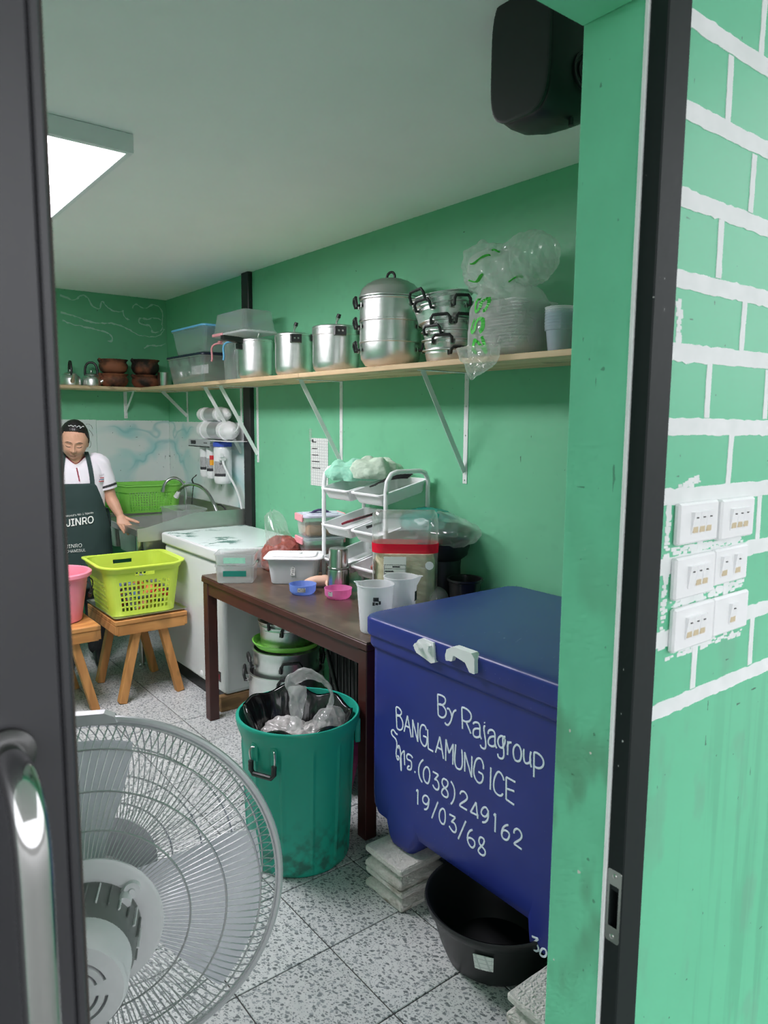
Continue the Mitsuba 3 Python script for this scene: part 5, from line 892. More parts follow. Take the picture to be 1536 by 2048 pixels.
# lettering strokes: lists of (y, z) on the front face
STROKES = [('By',[[(1.524,0.729),(1.52,0.668)],[(1.524,0.729),(1.504,0.731),(1.49,0.725),(1.492,0.713),(1.504,0.703),(1.518,0.7)],[(1.518,0.7),(1.497,0.7),(1.486,0.688),(1.491,0.672),(1.503,0.664),(1.52,0.668)],[(1.482,0.698),(1.476,0.701),(1.467,0.694),(1.461,0.681)],[(1.443,0.706),(1.451,0.702),(1.458,0.689),(1.47,0.658),(1.48,0.649),(1.49,0.654)]]),('Rajagroup',[[(1.421,0.722),(1.416,0.66)],[(1.421,0.722),(1.397,0.723),(1.383,0.713),(1.385,0.698),(1.399,0.687),(1.417,0.686)],[(1.403,0.687),(1.382,0.658)],[(1.374,0.689),(1.363,0.698),(1.351,0.697),(1.347,0.685),(1.346,0.665),(1.34,0.657)],[(1.347,0.683),(1.362,0.68),(1.373,0.669),(1.37,0.656),(1.359,0.655),(1.346,0.667)],[(1.327,0.698),(1.324,0.653),(1.329,0.633),(1.339,0.633),(1.344,0.639)],[(1.331,0.71),(1.329,0.707)],[(1.315,0.681),(1.306,0.696),(1.294,0.695),(1.29,0.685),(1.289,0.663),(1.282,0.652)],[(1.29,0.682),(1.305,0.676),(1.314,0.663),(1.313,0.653),(1.303,0.65),(1.29,0.66)],[(1.254,0.69),(1.268,0.692),(1.278,0.68),(1.276,0.664),(1.268,0.659),(1.257,0.669),(1.254,0.689)],[(1.252,0.695),(1.256,0.646),(1.261,0.631),(1.269,0.628),(1.278,0.638)],[(1.243,0.687),(1.243,0.648)],[(1.244,0.67),(1.239,0.684),(1.23,0.687)],[(1.213,0.688),(1.222,0.675),(1.222,0.656),(1.215,0.644),(1.203,0.646),(1.196,0.66),(1.196,0.675),(1.203,0.687),(1.213,0.688)],[(1.187,0.685),(1.186,0.66),(1.18,0.65),(1.17,0.654),(1.165,0.669)],[(1.163,0.688),(1.164,0.657),(1.16,0.646)],[(1.153,0.689),(1.151,0.623)],[(1.153,0.689),(1.135,0.69),(1.122,0.679),(1.123,0.665),(1.134,0.654),(1.151,0.653)]]),('BANGLAMUNG',[[(1.72,0.624),(1.714,0.557)],[(1.72,0.624),(1.702,0.626),(1.692,0.617),(1.697,0.607),(1.717,0.6)],[(1.717,0.6),(1.693,0.597),(1.684,0.581),(1.691,0.561),(1.714,0.557)],[(1.678,0.558),(1.662,0.616)],[(1.662,0.616),(1.642,0.552)],[(1.672,0.58),(1.653,0.58)],[(1.635,0.555),(1.637,0.612)],[(1.637,0.612),(1.611,0.549)],[(1.611,0.549),(1.611,0.611)],[(1.573,0.6),(1.579,0.611),(1.59,0.611),(1.6,0.595),(1.601,0.573),(1.594,0.553),(1.58,0.546),(1.571,0.556),(1.57,0.578)],[(1.57,0.578),(1.586,0.577)],[(1.566,0.605),(1.562,0.545)],[(1.562,0.545),(1.539,0.544)],[(1.529,0.545),(1.511,0.602)],[(1.511,0.602),(1.493,0.539)],[(1.523,0.565),(1.501,0.564)],[(1.484,0.537),(1.484,0.604)],[(1.484,0.604),(1.47,0.566)],[(1.47,0.566),(1.453,0.6)],[(1.453,0.6),(1.453,0.537)],[(1.444,0.6),(1.444,0.546),(1.435,0.533),(1.424,0.534),(1.415,0.547),(1.416,0.597)],[(1.403,0.536),(1.405,0.594)],[(1.405,0.594),(1.375,0.53)],[(1.375,0.53),(1.376,0.593)],[(1.331,0.573),(1.333,0.59),(1.342,0.598),(1.354,0.594),(1.364,0.575),(1.367,0.549),(1.358,0.53),(1.346,0.525),(1.334,0.535),(1.333,0.556)],[(1.333,0.556),(1.349,0.557)]]),('ICE',[[(1.302,0.589),(1.302,0.524)],[(1.254,0.571),(1.261,0.584),(1.272,0.588),(1.283,0.575),(1.29,0.547),(1.284,0.526),(1.27,0.521),(1.256,0.533)],[(1.212,0.583),(1.245,0.584)],[(1.245,0.584),(1.243,0.521)],[(1.243,0.521),(1.214,0.518)],[(1.244,0.552),(1.215,0.556)]]),('THAI',[[(1.71,0.538),(1.721,0.538),(1.733,0.544),(1.742,0.536),(1.74,0.527),(1.719,0.517),(1.714,0.493),(1.714,0.459),(1.708,0.452),(1.703,0.462),(1.71,0.464)],[(1.704,0.492),(1.708,0.495),(1.704,0.501),(1.698,0.495),(1.694,0.447)],[(1.694,0.447),(1.693,0.47),(1.676,0.495)],[(1.676,0.495),(1.673,0.448)],[(1.635,0.486),(1.648,0.492),(1.663,0.484),(1.66,0.473),(1.644,0.473),(1.64,0.453),(1.648,0.442),(1.659,0.442),(1.657,0.449),(1.649,0.452)],[(1.625,0.446),(1.62,0.444)]]),('PHONE',[[(1.583,0.501),(1.598,0.484),(1.605,0.459),(1.599,0.436),(1.587,0.426)],[(1.568,0.484),(1.579,0.472),(1.582,0.45),(1.575,0.435),(1.564,0.432),(1.555,0.447),(1.553,0.468),(1.559,0.482),(1.568,0.484)],[(1.539,0.48),(1.514,0.48)],[(1.514,0.48),(1.531,0.458)],[(1.531,0.458),(1.517,0.458),(1.511,0.446),(1.518,0.431),(1.531,0.431),(1.538,0.439)],[(1.485,0.478),(1.497,0.469),(1.495,0.457),(1.483,0.45),(1.471,0.44),(1.474,0.427),(1.487,0.423),(1.498,0.429),(1.495,0.441),(1.478,0.457),(1.472,0.472),(1.485,0.478)],[(1.46,0.482),(1.445,0.466),(1.443,0.444),(1.458,0.412)],[(1.42,0.459),(1.414,0.47),(1.401,0.473),(1.391,0.465),(1.397,0.45),(1.419,0.423)],[(1.419,0.423),(1.39,0.423)],[(1.347,0.417),(1.355,0.463)],[(1.355,0.463),(1.376,0.424)],[(1.376,0.424),(1.344,0.427)],[(1.308,0.458),(1.319,0.464),(1.331,0.453),(1.333,0.439),(1.323,0.435),(1.31,0.448),(1.307,0.461)],[(1.308,0.458),(1.307,0.441),(1.313,0.426),(1.329,0.415)],[(1.286,0.455),(1.28,0.463)],[(1.28,0.463),(1.28,0.409)],[(1.232,0.452),(1.246,0.442),(1.255,0.423),(1.252,0.407),(1.24,0.405),(1.23,0.416),(1.229,0.429),(1.239,0.432),(1.253,0.417)],[(1.211,0.438),(1.208,0.451),(1.195,0.456),(1.185,0.447),(1.19,0.431),(1.21,0.408)],[(1.21,0.408),(1.183,0.406)]]),('DATE',[[(1.615,0.385),(1.607,0.393)],[(1.607,0.393),(1.607,0.344)],[(1.555,0.384),(1.569,0.39),(1.582,0.379),(1.582,0.365),(1.571,0.361),(1.558,0.373),(1.555,0.387)],[(1.555,0.384),(1.557,0.364),(1.564,0.349),(1.576,0.342)],[(1.514,0.394),(1.541,0.329)],[(1.493,0.382),(1.503,0.371),(1.507,0.35),(1.5,0.335),(1.49,0.333),(1.482,0.347),(1.481,0.368),(1.485,0.38),(1.493,0.382)],[(1.463,0.377),(1.437,0.379)],[(1.437,0.379),(1.454,0.357)],[(1.454,0.357),(1.438,0.356),(1.433,0.344),(1.44,0.331),(1.454,0.333),(1.463,0.341)],[(1.394,0.388),(1.424,0.318)],[(1.366,0.374),(1.378,0.364),(1.386,0.344),(1.381,0.326),(1.368,0.319),(1.358,0.328),(1.357,0.342),(1.367,0.346),(1.385,0.335)],[(1.331,0.368),(1.339,0.36),(1.338,0.347),(1.326,0.341),(1.315,0.334),(1.319,0.32),(1.331,0.316),(1.341,0.321),(1.337,0.333),(1.324,0.35),(1.32,0.365),(1.331,0.368)]]),('LITRES',[[(1.148,0.177),(1.127,0.183)],[(1.127,0.183),(1.143,0.162)],[(1.143,0.162),(1.131,0.164),(1.125,0.156),(1.132,0.145),(1.145,0.148)],[(1.111,0.165),(1.118,0.154),(1.118,0.143),(1.108,0.144),(1.1,0.154),(1.1,0.165),(1.111,0.165)],[(1.083,0.172),(1.09,0.163),(1.09,0.153),(1.082,0.153),(1.074,0.162),(1.075,0.172),(1.083,0.172)]])]
def stroke(p, w=.0060):
    p = np.array(p, float)
    if len(p) > 2: p = spline(np.c_[p, 0*p[:, 0]], 10*len(p))[:, :2] if not np.allclose(p[0], p[-1]) else spline(np.c_[p, 0*p[:, 0]], 10*len(p))[:, :2]
    q = np.stack([np.full(len(p), qx0-.0003), p[:, 0], p[:, 1]], 1); t = np.gradient(q, axis=0); t /= np.linalg.norm(t, axis=1, keepdims=True)+1e-9; s = np.cross(t, [1., 0, 0])*w/2
    return loft([np.array([a-b, a-b*.8-[.0009, 0, 0], a+b*.8-[.0009, 0, 0], a+b]) for a, b in zip(q, s)])
STROKES = [(w, [[(y-(.010 if w == 'LITRES' else 0), z+(.004 if w == 'LITRES' else 0)) for y, z in p] for p in ss]) for w, ss in STROKES]
for word, ss in STROKES: part(ck, 'lettering', cat(*[stroke(p) for p in ss]), 'm_lettering', False)
def block(x, y, z, w, d, h, label):
    k = thing('concrete_block', label, 'concrete block')
    def g(e, zz, s=0): 
        r_ = rr(w+2*e, d+2*e, .008, zz, 4); r_ = np.vstack([np.linspace(r_[i], r_[(i+1) % len(r_)], 5)[:-1] for i in range(len(r_))])
        a = meshkit.fbm(np.c_[r_[:, :2]*26, np.full(len(r_), (zz+s)*40)], 3, 3)-.5; r_[:, :2] *= (1+.05*a)[:, None]; return r_
    only(k, mv(loft([g(-.003, 0), g(0, .004), g(0, h*.22), g(-.006, h*.34), g(-.017, h*.5), g(-.006, h*.66), g(0, h*.78), g(0, h-.004), g(-.004, h)]), x, y, z), 'm_concrete', 30); return k
def pair(x, y, a, b, w=.2, d=.19): block(x, y, .0005, w, d, .069, a); block(x-.004, y+.003, .0705, w-.006, d-.004, .071, b)
pair(1.435, 1.70, 'lower concrete block under the far front corner of the cooler, dirtier', 'upper concrete block under the far front corner of the cooler')
pair(1.335, .985, 'lower concrete block by the green jamb under the cooler', 'upper concrete block by the green jamb under the cooler', .19, .19)
pair(1.99, 1.70, 'lower concrete block by the wall under the cooler, hidden behind', 'upper concrete block by the wall under the cooler, hidden behind')
pair(1.99, 1.03, 'lower concrete block in the corner under the cooler', 'upper concrete block in the corner under the cooler')
tbk = thing('black_basin', 'wide black plastic basin pushed under the cooler', 'basin')
part(tbk, 'body', lathe([(0, 0), (.135, 0), (.142, .006), (.160, .05), (.185, .135), (.198, .150), (.206, .168), (.204, .176), (.195, .172), (.177, .135), (.150, .04), (.132, .008), (0, .006)], 72, 1.452, 1.318, .001), 'm_black', 45)
a = np.radians(np.linspace(205, 222, 8)); part(tbk, 'sticker', loft([np.stack([1.452+q*np.cos(a), 1.318+q*np.sin(a), a*0+zz], 1) for q, zz in ((.168, .07), (.1695, .07), (.189, .125), (.187, .125))], cap=False), 'm_paper', True)
# ---------------------------------------------------------------- industrial fan seen from behind
fk = thing('stand_fan', 'large silver stand fan seen from behind its wire guard', 'fan')
fc = np.array([.356, 1.323, .642]); fa = np.array([-.4097, -.9110, .0479]); fa /= np.linalg.norm(fa)
fu = np.cross([0, 0, 1.], fa); fu /= np.linalg.norm(fu); fv = np.cross(fa, fu)       # right as seen from the camera side, up, towards us
def F(m): 
    X = np.eye(4); X[:3, 0], X[:3, 1], X[:3, 2], X[:3, 3] = fu, fv, fa, fc; m = m.copy(); m.apply_transform(X); return m
RG = .34
tt = np.linspace(0, 2*PI, 121)[:-1]; circ = lambda r_, z: np.stack([r_*np.cos(tt), r_*np.sin(tt), 0*tt+z], 1)
part(fk, 'outer_ring', F(tube(circ(RG, 0), .0075, 10, closed=True)), 'm_silver')
part(fk, 'ring_clip', F(hullmesh([(x, RG+y, z) for x, y in ((-.045, -.006), (.045, -.006), (-.03, .014), (.022, .014), (.04, .006)) for z in (-.012, .012)])), 'm_silver', False)
prof = [(.118, .092), (.15, .088), (.20, .080), (.25, .066), (.295, .046), (.322, .024), (.334, .004), (.337, -.010)]
prof_f = [(.10, -.105), (.16, -.10), (.22, -.09), (.28, -.07), (.315, -.045), (.333, -.018), (.337, -.004)]
def wires(pr, n, tw, r_):
    out = []; P = spline([(a, b, 0) for a, b in pr], 16)
    for i in range(n):
        th = 2*PI*i/n; q = np.linspace(0, 1, len(P)); ph = th+tw*(1-q)**1.2*np.minimum(1, 1.0)
        out.append(tube(np.stack([P[:, 0]*np.cos(ph), P[:, 0]*np.sin(ph), P[:, 1]], 1), r_, 4, cap=False))
    return cat(*out)
part(fk, 'rear_guard', F(wires(prof, 132, .16, .00115)), 'm_wire', True, kind='stuff')
part(fk, 'front_guard', F(wires(prof_f, 120, -.35, .00110)), 'm_wire', True, kind='stuff')
for r_, z in ((.17, .0845), (.235, .0705), (.30, .0415), (.333, .006)): part(fk, 'guard_hoop', F(tube(circ(r_, z+.001), .0019, 6, closed=True)), 'm_wire')
for r_, z in ((.13, -.103), (.19, -.0965), (.255, -.081), (.31, -.050)): part(fk, 'guard_hoop', F(tube(circ(r_, z-.001), .0019, 6, closed=True)), 'm_wire')
part(fk, 'front_badge', F(lathe([(0, -.112), (.095, -.112), (.10, -.108), (.10, -.102), (0, -.102)], 48)), 'm_silver', 40)
part(fk, 'hub', F(lathe([(0, -.055), (.045, -.052), (.055, -.04), (.055, .03), (0, .03)], 32)), 'm_motor', 40)
def blade(a0):
    rs = np.linspace(.05, .305, 14); R_ = []
    for r_ in rs:
        t_ = (r_-.05)/.255; c0 = a0-.42-.18*t_+.10*t_**3; c1 = a0+.38+.20*t_**.6-.16*max(0, t_-.75)*2; ang = np.linspace(c0, c1, 14); pz = .030-.075*(np.linspace(0, 1, 14))*(1-.35*t_)-.004+.012*np.sin(np.linspace(0, PI, 14))
        R_.append(np.stack([r_*np.cos(ang), r_*np.sin(ang), pz-.012], 1))
    R_ = np.array(R_); n_, m_ = R_.shape[:2]; top = R_+[0, 0, .0012]
    return loft([np.vstack([top[i], R_[i][::-1]]) for i in range(n_)])
for a0 in (math.radians(105), math.radians(-15), math.radians(-135)): part(fk, 'blade', F(blade(a0)), 'm_fan_blade', 50)
part(fk, 'flange', F(lathe([(.085, .088), (.112, .086), (.123, .090), (.124, .096), (.118, .100), (.094, .102), (.085, .10)], 72)), 'm_fan_plastic', 40)
part(fk, 'motor_bell', F(lathe([(0, .06), (.085, .06), (.085, .105), (.083, .108), (.083, .135), (.082, .175), (.078, .192), (0, .192)], 64)), 'm_motor', 40)
for i in range(26):
    th = 2*PI*i/26; part(fk, 'cooling_rib', F(mv(rb(-.0016, .0016, .082, .0875, .105, .158, .001), rz=math.degrees(th))), 'm_fan_plastic' if i % 2 else 'm_motor', False)
cp = trimesh.boolean.difference([m3 and lathe([(0, .185), (.0765, .185), (.0785, .19), (.0785, .248), (.073, .258), (.045, .263), (0, .264)], 64)]+[mv(extr(sg.Point(0, 0).buffer(r1, 32).difference(sg.Point(0, 0).buffer(r0, 32)).intersection(sg.Polygon([(0, 0)]+[(.1*math.cos(a), .1*math.sin(a)) for a in np.radians(np.linspace(b0, b1, 7))])), .03), z=.245) for r0, r1 in ((.018, .023), (.032, .037), (.046, .051)) for b0, b1 in ((20, 80), (110, 170), (200, 260), (290, 350))], engine='manifold')
part(fk, 'motor_cap', F(cp), 'm_fan_plastic', 35); part(fk, 'cap_screw', F(lathe([(0, .2635), (.006, .2635), (.005, .267), (0, .267)], 16)), 'm_steel')
part(fk, 'cap_core', F(lathe([(0, .20), (.07, .20), (.07, .243), (0, .243)], 32)), 'm_black', False)
for an in (42, 222): part(fk, 'mount_ear', F(mv(cat(lathe([(0, .098), (.014, .098), (.014, .112), (0, .112)], 24, .098, 0, 0), lathe([(0, .112), (.005, .112), (.005, .116), (0, .116)], 12, .098, 0, 0), rb(.08, .10, -.013, .013, .098, .110, .003), mv(lathe([(0, 0), (.012, 0), (.012, .02), (0, .02)], 20), .082, 0, .112)), rz=an)), 'm_fan_plastic', 40)
o = fc+fa*.165; part(fk, 'yoke', cat(tube([o-[0, 0, .06], o-[0, 0, .13]], .022, 16), mv(rb(-.035, .035, -.03, .03, -.02, .02, .006), *(o-[0, 0, .095]))), 'm_fan_plastic', 40)
part(fk, 'pole', tube([o-[0, 0, .12], [o[0], o[1], .02]], .016, 16), 'm_silver'); part(fk, 'base', lathe([(0, 0), (.21, 0), (.215, .008), (.20, .022), (.05, .04), (.03, .06), (0, .06)], 56, o[0], o[1], .001), 'm_motor', 40)
# ---------------------------------------------------------------- woman at the sink
pk = thing('person', 'woman in white shirt and dark green apron looking down beside the sink', 'person')
PB = np.array([1.222, 4.612, 0.]); ex = np.array([.966, -.257, 0]); fy = np.array([-.257, -.966, 0])
PM = np.eye(4); PM[:3, 0], PM[:3, 1], PM[:3, 2], PM[:3, 3] = ex, fy, [0, 0, 1], PB          # local: x to picture right, y towards us, z up
if np.linalg.det(PM[:3, :3]) < 0: FLIP = True
else: FLIP = False
def W(m):
    m = m.copy(); m.apply_transform(PM)
    return m
def sph(p, r, n=20): return m3.Manifold.sphere(r, n).translate([float(v) for v in p])
def bone(a, ra, b, rb_): return m3.Manifold.batch_hull([sph(a, ra), sph(b, rb_)])
def chain(pts): return [bone(pts[i][0], pts[i][1], pts[i+1][0], pts[i+1][1]) for i in range(len(pts)-1)]
def tm(mf): q = mf.to_mesh(); return trimesh.Trimesh(np.array(q.vert_properties[:, :3]), np.array(q.tri_verts), process=True)
def lin3(a, b, t): return np.array(a)+(np.array(b)-np.array(a))*t
# head
hd = trimesh.creation.icosphere(subdivisions=5); d = hd.vertices.copy()
def bump(c, s): return np.exp(-(((d-np.array(c)/np.linalg.norm(c))/np.array(s))**2).sum(1))
x_, y_, z_ = d.T
low = np.clip(-z_, 0, 1)
P = np.stack([.080*x_*(1-.17*low**1.8), .094*y_*(1-.10*low), .116*z_], 1)
P[:, 1] += np.where(y_ > 0, -.010*np.clip(y_-.6, 0, 1)*2, 0)
P[:, 1] += .026*bump((0, 1, -.28), (.11, .6, .13))+.012*bump((0, 1, -.10), (.08, .6, .22))      # nose
P[:, 0] += .009*np.sign(x_)*bump((.12, 1, -.33), (.09, .5, .07))*(x_ > 0)-.009*bump((-.12, 1, -.33), (.09, .5, .07))*(x_ < 0)
for s in (-1, 1):
    P[:, 1] -= .008*bump((s*.36, 1, -.02), (.17, .5, .10)); P[:, 1] += .005*bump((s*.36, 1, -.05), (.12, .5, .06))      # socket, closed lid
    P[:, 1] += .006*bump((s*.34, 1, .17), (.22, .5, .08)); P[:, 1] += .010*bump((s*.45, .9, -.38), (.25, .5, .22)); P[:, 0] += s*.004*bump((s*.6, .8, -.35), (.25, .5, .25))
P[:, 1] += .010*bump((0, 1, -.62), (.20, .5, .10))-.004*bump((0, 1, -.48), (.10, .5, .05))+.008*bump((0, .85, -.98), (.2, .5, .16))
hd.vertices = P
for s in (-1, 1):
    e = trimesh.creation.icosphere(subdivisions=3); e.apply_scale([.007, .018, .030]); e.apply_translation([s*.078, -.008, -.012]); hd = cat(hd, e)
HT = trimesh.transformations.rotation_matrix(math.radians(-21), (1, 0, 0)); HT = trimesh.transformations.rotation_matrix(math.radians(5), (0, 1, 0)) @ HT; HT[:3, 3] = [-.004, .035, 1.408]
def Hd(m): m = m.copy(); m.apply_transform(HT); return m
head_m = Hd(hd)
# body skin as one surface
SHL, ELL, WRL = (.135, -.035, 1.265), (.192, -.035, 1.045), (.240, .035, .940)
SHR, ELR, WRR = (-.135, -.035, 1.265), (-.205, .0, 1.04), (-.19, .13, .90)
B_ = chain([((0, -.035, 1.25), .060), ((0, -.02, 1.30), .050), ((0, .01, 1.36), .047)])
B_ += [bone((-.10, -.04, 1.23), .050, (.10, -.04, 1.23), .050), bone((-.07, -.035, 1.12), .075, (.07, -.035, 1.12), .075), bone((-.065, -.035, .98), .075, (.065, -.035, .98), .075), bone((-.075, -.045, .86), .085, (.075, -.045, .86), .085)]
B_ += [m3.Manifold.batch_hull([sph((s*.075, -.035, a), r) for s in (-1, 1) for a, r in ((1.23, .055), (1.12, .072))]), m3.Manifold.batch_hull([sph((s*.065, -.04, a), r) for s in (-1, 1) for a, r in ((1.12, .075), (.98, .075), (.86, .085))])]
for S_, E_, R_w in ((SHL, ELL, WRL), (SHR, ELR, WRR)): B_ += [bone(S_, .043, lin3(S_, E_, .5), .041), bone(lin3(S_, E_, .5), .043, E_, .036), bone(E_, .036, lin3(E_, R_w, .35), .036), bone(lin3(E_, R_w, .35), .036, R_w, .0235)]
for s in (-1, 1): B_ += chain([((s*.085, -.045, .84), .092), ((s*.085, -.04, .46), .058), ((s*.085, -.055, .30), .055), ((s*.085, -.06, .08), .036), ((s*.09, .06, .03), .028)])
body = m3.Manifold.batch_boolean(B_, m3.OpType.Add).refine_to_length(.014)
bm = tm(body); trimesh.smoothing.filter_taubin(bm, iterations=14)
def hand(wr, kn, tips, thumb, palm_n):
    H_ = []; wr = np.array(wr)
    H_.append(m3.Manifold.batch_hull([sph(wr, .0215)]+[sph(k, .0115) for k in kn]))
    for k, (k0, tp) in enumerate(zip(kn, tips)):
        k0, tp = np.array(k0), np.array(tp); mid = lin3(k0, tp, .48)+np.array(palm_n)*.006; m2 = lin3(k0, tp, .77)+np.array(palm_n)*.005
        H_ += [bone(k0, .0098, mid, .0088), bone(mid, .0088, m2, .0080), bone(m2, .0080, tp, .0068)]
    b, m_, t = [np.array(q) for q in thumb]; H_ += [bone(lin3(wr, b, .4), .014, b, .0115), bone(b, .0115, m_, .0098), bone(m_, .0098, t, .0078)]
    h = tm(m3.Manifold.batch_boolean(H_, m3.OpType.Add).refine_to_length(.004)); trimesh.smoothing.filter_taubin(h, iterations=5); return h
hl = hand(WRL, [(.228, .068, .896), (.247, .074, .891), (.266, .077, .890), (.284, .074, .893)], [(.258, .082, .838), (.281, .086, .827), (.313, .086, .831), (.334, .080, .848)], [(.286, .055, .918), (.318, .062, .908), (.345, .068, .896)], (0, 1, .2))
hr = hand(WRR, [(-.205, .185, .875), (-.186, .19, .872), (-.168, .19, .873), (-.152, .186, .878)], [(-.205, .215, .815), (-.188, .225, .805), (-.168, .225, .806), (-.150, .215, .815)], [(-.15, .155, .892), (-.13, .18, .87), (-.125, .20, .845)], (0, 1, .2))
mfs = []
for g in (bm, hl, hr, head_m):
    for c in g.split(only_watertight=False):
        try: mfs.append(m3.Manifold(m3.Mesh(np.asarray(c.vertices, np.float32), np.asarray(c.faces, np.uint32))))
        except Exception: pass
skin = tm(m3.Manifold.batch_boolean([q for q in mfs if not q.is_empty()], m3.OpType.Add))
part(pk, 'body', W(skin), 'm_skin', True)
# face details, in head space
def face_curve(pts, r, off=.0012, flat=.6):
    q = []
    for (a, b) in pts:           # a: sideways, b: up (head units), projected onto the face
        o = np.array([a, .5, b]); v = hd.vertices; f_ = v[:, 1] > .02; dd = np.hypot(v[f_, 0]-a, v[f_, 2]-b); i = np.argsort(dd)[:4]; w = 1/(dd[i]+1e-4); q.append([a, (v[f_][i, 1]*w).sum()/w.sum()+off, b])
    return Hd(tube(spline(q, 20), r if np.isscalar(r) else np.interp(np.linspace(0, 1, 20), np.linspace(0, 1, len(r)), r), 8, flat=flat))
for s in (-1, 1):
    part(pk, 'eyebrow', W(face_curve([(s*.013, .016), (s*.027, .021), (s*.043, .016), (s*.050, .010)], [.0016, .0034, .0028, .0010], .0006)), 'm_hair')
    part(pk, 'eyelashes', W(face_curve([(s*.015, -.008), (s*.024, -.0125), (s*.034, -.0125), (s*.045, -.006)], [.0010, .0024, .0024, .0014], .0008)), 'm_lash')
part(pk, 'mouth', W(cat(face_curve([(-.021, -.070), (-.008, -.0665), (0, -.068), (.008, -.0665), (.021, -.070)], [.001, .0028, .0026, .0028, .001], -.0006), face_curve([(-.017, -.073), (0, -.0765), (.017, -.073)], [.001, .0036, .001], -.0010))), 'm_lip')
part(pk, 'mouth_line', W(face_curve([(-.021, -.0708), (-.007, -.0706), (0, -.0714), (.007, -.0706), (.021, -.0708)], .0006, .0022)), 'm_lash')
for s in (-1, 1): part(pk, 'nostril', W(face_curve([(s*.005, -.0445), (s*.010, -.0435)], .0011, -.0010)), 'm_lash')
# hair drawn back into a bun
hc = trimesh.creation.icosphere(subdivisions=5); q = hc.vertices.copy(); q = np.stack([.0865*q[:, 0], .102*q[:, 1]-.004, .124*q[:, 2]+.002], 1)
cut = .060-.62*np.clip(q[:, 1], -.12, .12)*0
n_ = hc.vertices
front = (q[:, 1] > 0); hair_in = np.where(front, q[:, 2] > .070+.016*np.cos(n_[:, 0]*2.2)-.5*np.clip(np.abs(q[:, 0])-.060, 0, 1)*3.2, q[:, 2] > -.055+.35*np.clip(.06+q[:, 1], 0, .06))
side = (np.abs(n_[:, 0]) > .80) & (q[:, 1] < .018) & (q[:, 2] > -.004); ok = hair_in | side
q2 = q.copy(); q2[~ok] *= .68; gr = (meshkit.fbm(np.c_[n_[:, 0]*30, n_[:, 1]*4, n_[:, 2]*8], 3, 2)-.5)*.004; q2[ok] += n_[ok]*gr[ok, None]
hc.vertices = q2; bun = trimesh.creation.icosphere(subdivisions=4); bun.apply_scale([.045, .04, .042]); bun.apply_translation([.004, -.105, .045])
st_h = [Hd(tube(spline(p_, 14), [.0011]*14, 5)) for p_ in ([(.082, .0, .02), (.092, .005, .0), (.094, .012, -.025), (.086, .016, -.035)], [(.08, -.01, .07), (.094, -.012, .055), (.104, -.01, .03)], [(.06, -.02, .10), (.084, -.02, .10), (.10, -.01, .075)])]
hk = part(pk, 'hair', W(cat(Hd(hc), Hd(bun), *st_h)), 'm_hair', True)
part(hk, 'headband_print', W(Hd(cat(*[tube(spline([(-.035+.022*i, .048-.002*i*i, .111-.001*i), (-.028+.022*i, .054, .110), (-.020+.022*i, .048, .114), (-.016+.022*i, .052, .110)], 12), .0016, 6) for i in range(4)]))), 'm_print')
# clothes: shells round the torso
def ring_t(z, w, d, y0, n=72, p=2.4, seed=0, amp=.0):
    a = np.linspace(0, 2*PI, n+1)[:-1]; c, s = np.cos(a), np.sin(a); r = (np.abs(c)**p+np.abs(s)**p)**(-1/p)
    k = 1+amp*(meshkit.fbm(np.stack([c*2.5, s*2.5, a*0+z*9+seed], 1), 3, seed)-.5)
    return np.stack([w*r*c*k, y0+d*r*s*k, np.full(n, z)], 1)
TOR = [(.80, .172, .112), (.88, .172, .112), (.98, .158, .104), (1.08, .160, .106), (1.16, .166, .104), (1.22, .166, .094), (1.26, .155, .080), (1.29, .125, .066), (1.312, .085, .060), (1.322, .070, .060)]
def tor(z): T_ = np.array(TOR); return [np.interp(z, T_[:, 0], T_[:, k]) for k in (1, 2)]
S = []
for z in np.linspace(.82, 1.318, 34):
    w, d_ = tor(z); r_ = ring_t(z, w, d_, -.036, amp=.05, seed=2)
    if z > 1.24: r_[:, 2] -= np.clip((r_[:, 1]+.02)/.07, 0, 1.2)*np.clip((z-1.24)/.075, 0, 1)*.080*np.exp(-(r_[:, 0]/.048)**2)      # V neck
    S.append(r_)
part(pk, 'shirt', W(loft(S, cap=False)), 'm_shirt', True)
S_TOP = S[-1].copy()
sh = [k for k in scene if k == pk+'__shirt'][0]
def sleeve(Sx, Ex): 
    Sx, Ex = np.array(Sx), np.array(Ex); t = [Sx+np.array([-.045*np.sign(Sx[0]), 0, .012]), Sx, lin3(Sx, Ex, .30), lin3(Sx, Ex, .62), lin3(Sx, Ex, .74)]
    P_ = spline(t, 16); m_ = tube(P_, np.interp(np.linspace(0, 1, 16), [0, .25, .6, 1], [.050, .0575, .060, .058]), 28, cap=False); m_.vertices = m_.vertices+m_.vertex_normals*(.010*(meshkit.fbm(m_.vertices*22, 3, 3)-.5))[:, None]; return m_, P_
for S_, E_ in ((SHL, ELL), (SHR, ELR)):
    m_, P_ = sleeve(S_, E_); part(sh, 'sleeve', W(m_), 'm_shirt', True); part(sh, 'cuff_stripe', W(tube(P_[-3:-1], [.0605, .0603], 28, cap=False)), 'm_ink', True)
def on_front(m, off, ang0=0):            # wrap flat lettering (x, z) onto the torso front
    m = m.subdivide_to_size(.012); v = m.vertices.copy(); o = []
    for x, y, z in v:
        w, d_ = tor(z); c = np.clip(abs(x)/w, 0, .97); o.append([x, -.036+d_*(1-c**2.4)**(1/2.4)+off+y, z])
    m.vertices = np.array(o); return m
vt = lambda pts, w_: on_front(mv(extr(sg.LineString(pts).buffer(w_), .0015), 0, 0, 0).apply_transform(np.array([[1, 0, 0, 0], [0, 0, -1, 0], [0, 1, 0, 0], [0, 0, 0, 1.]])), .004)
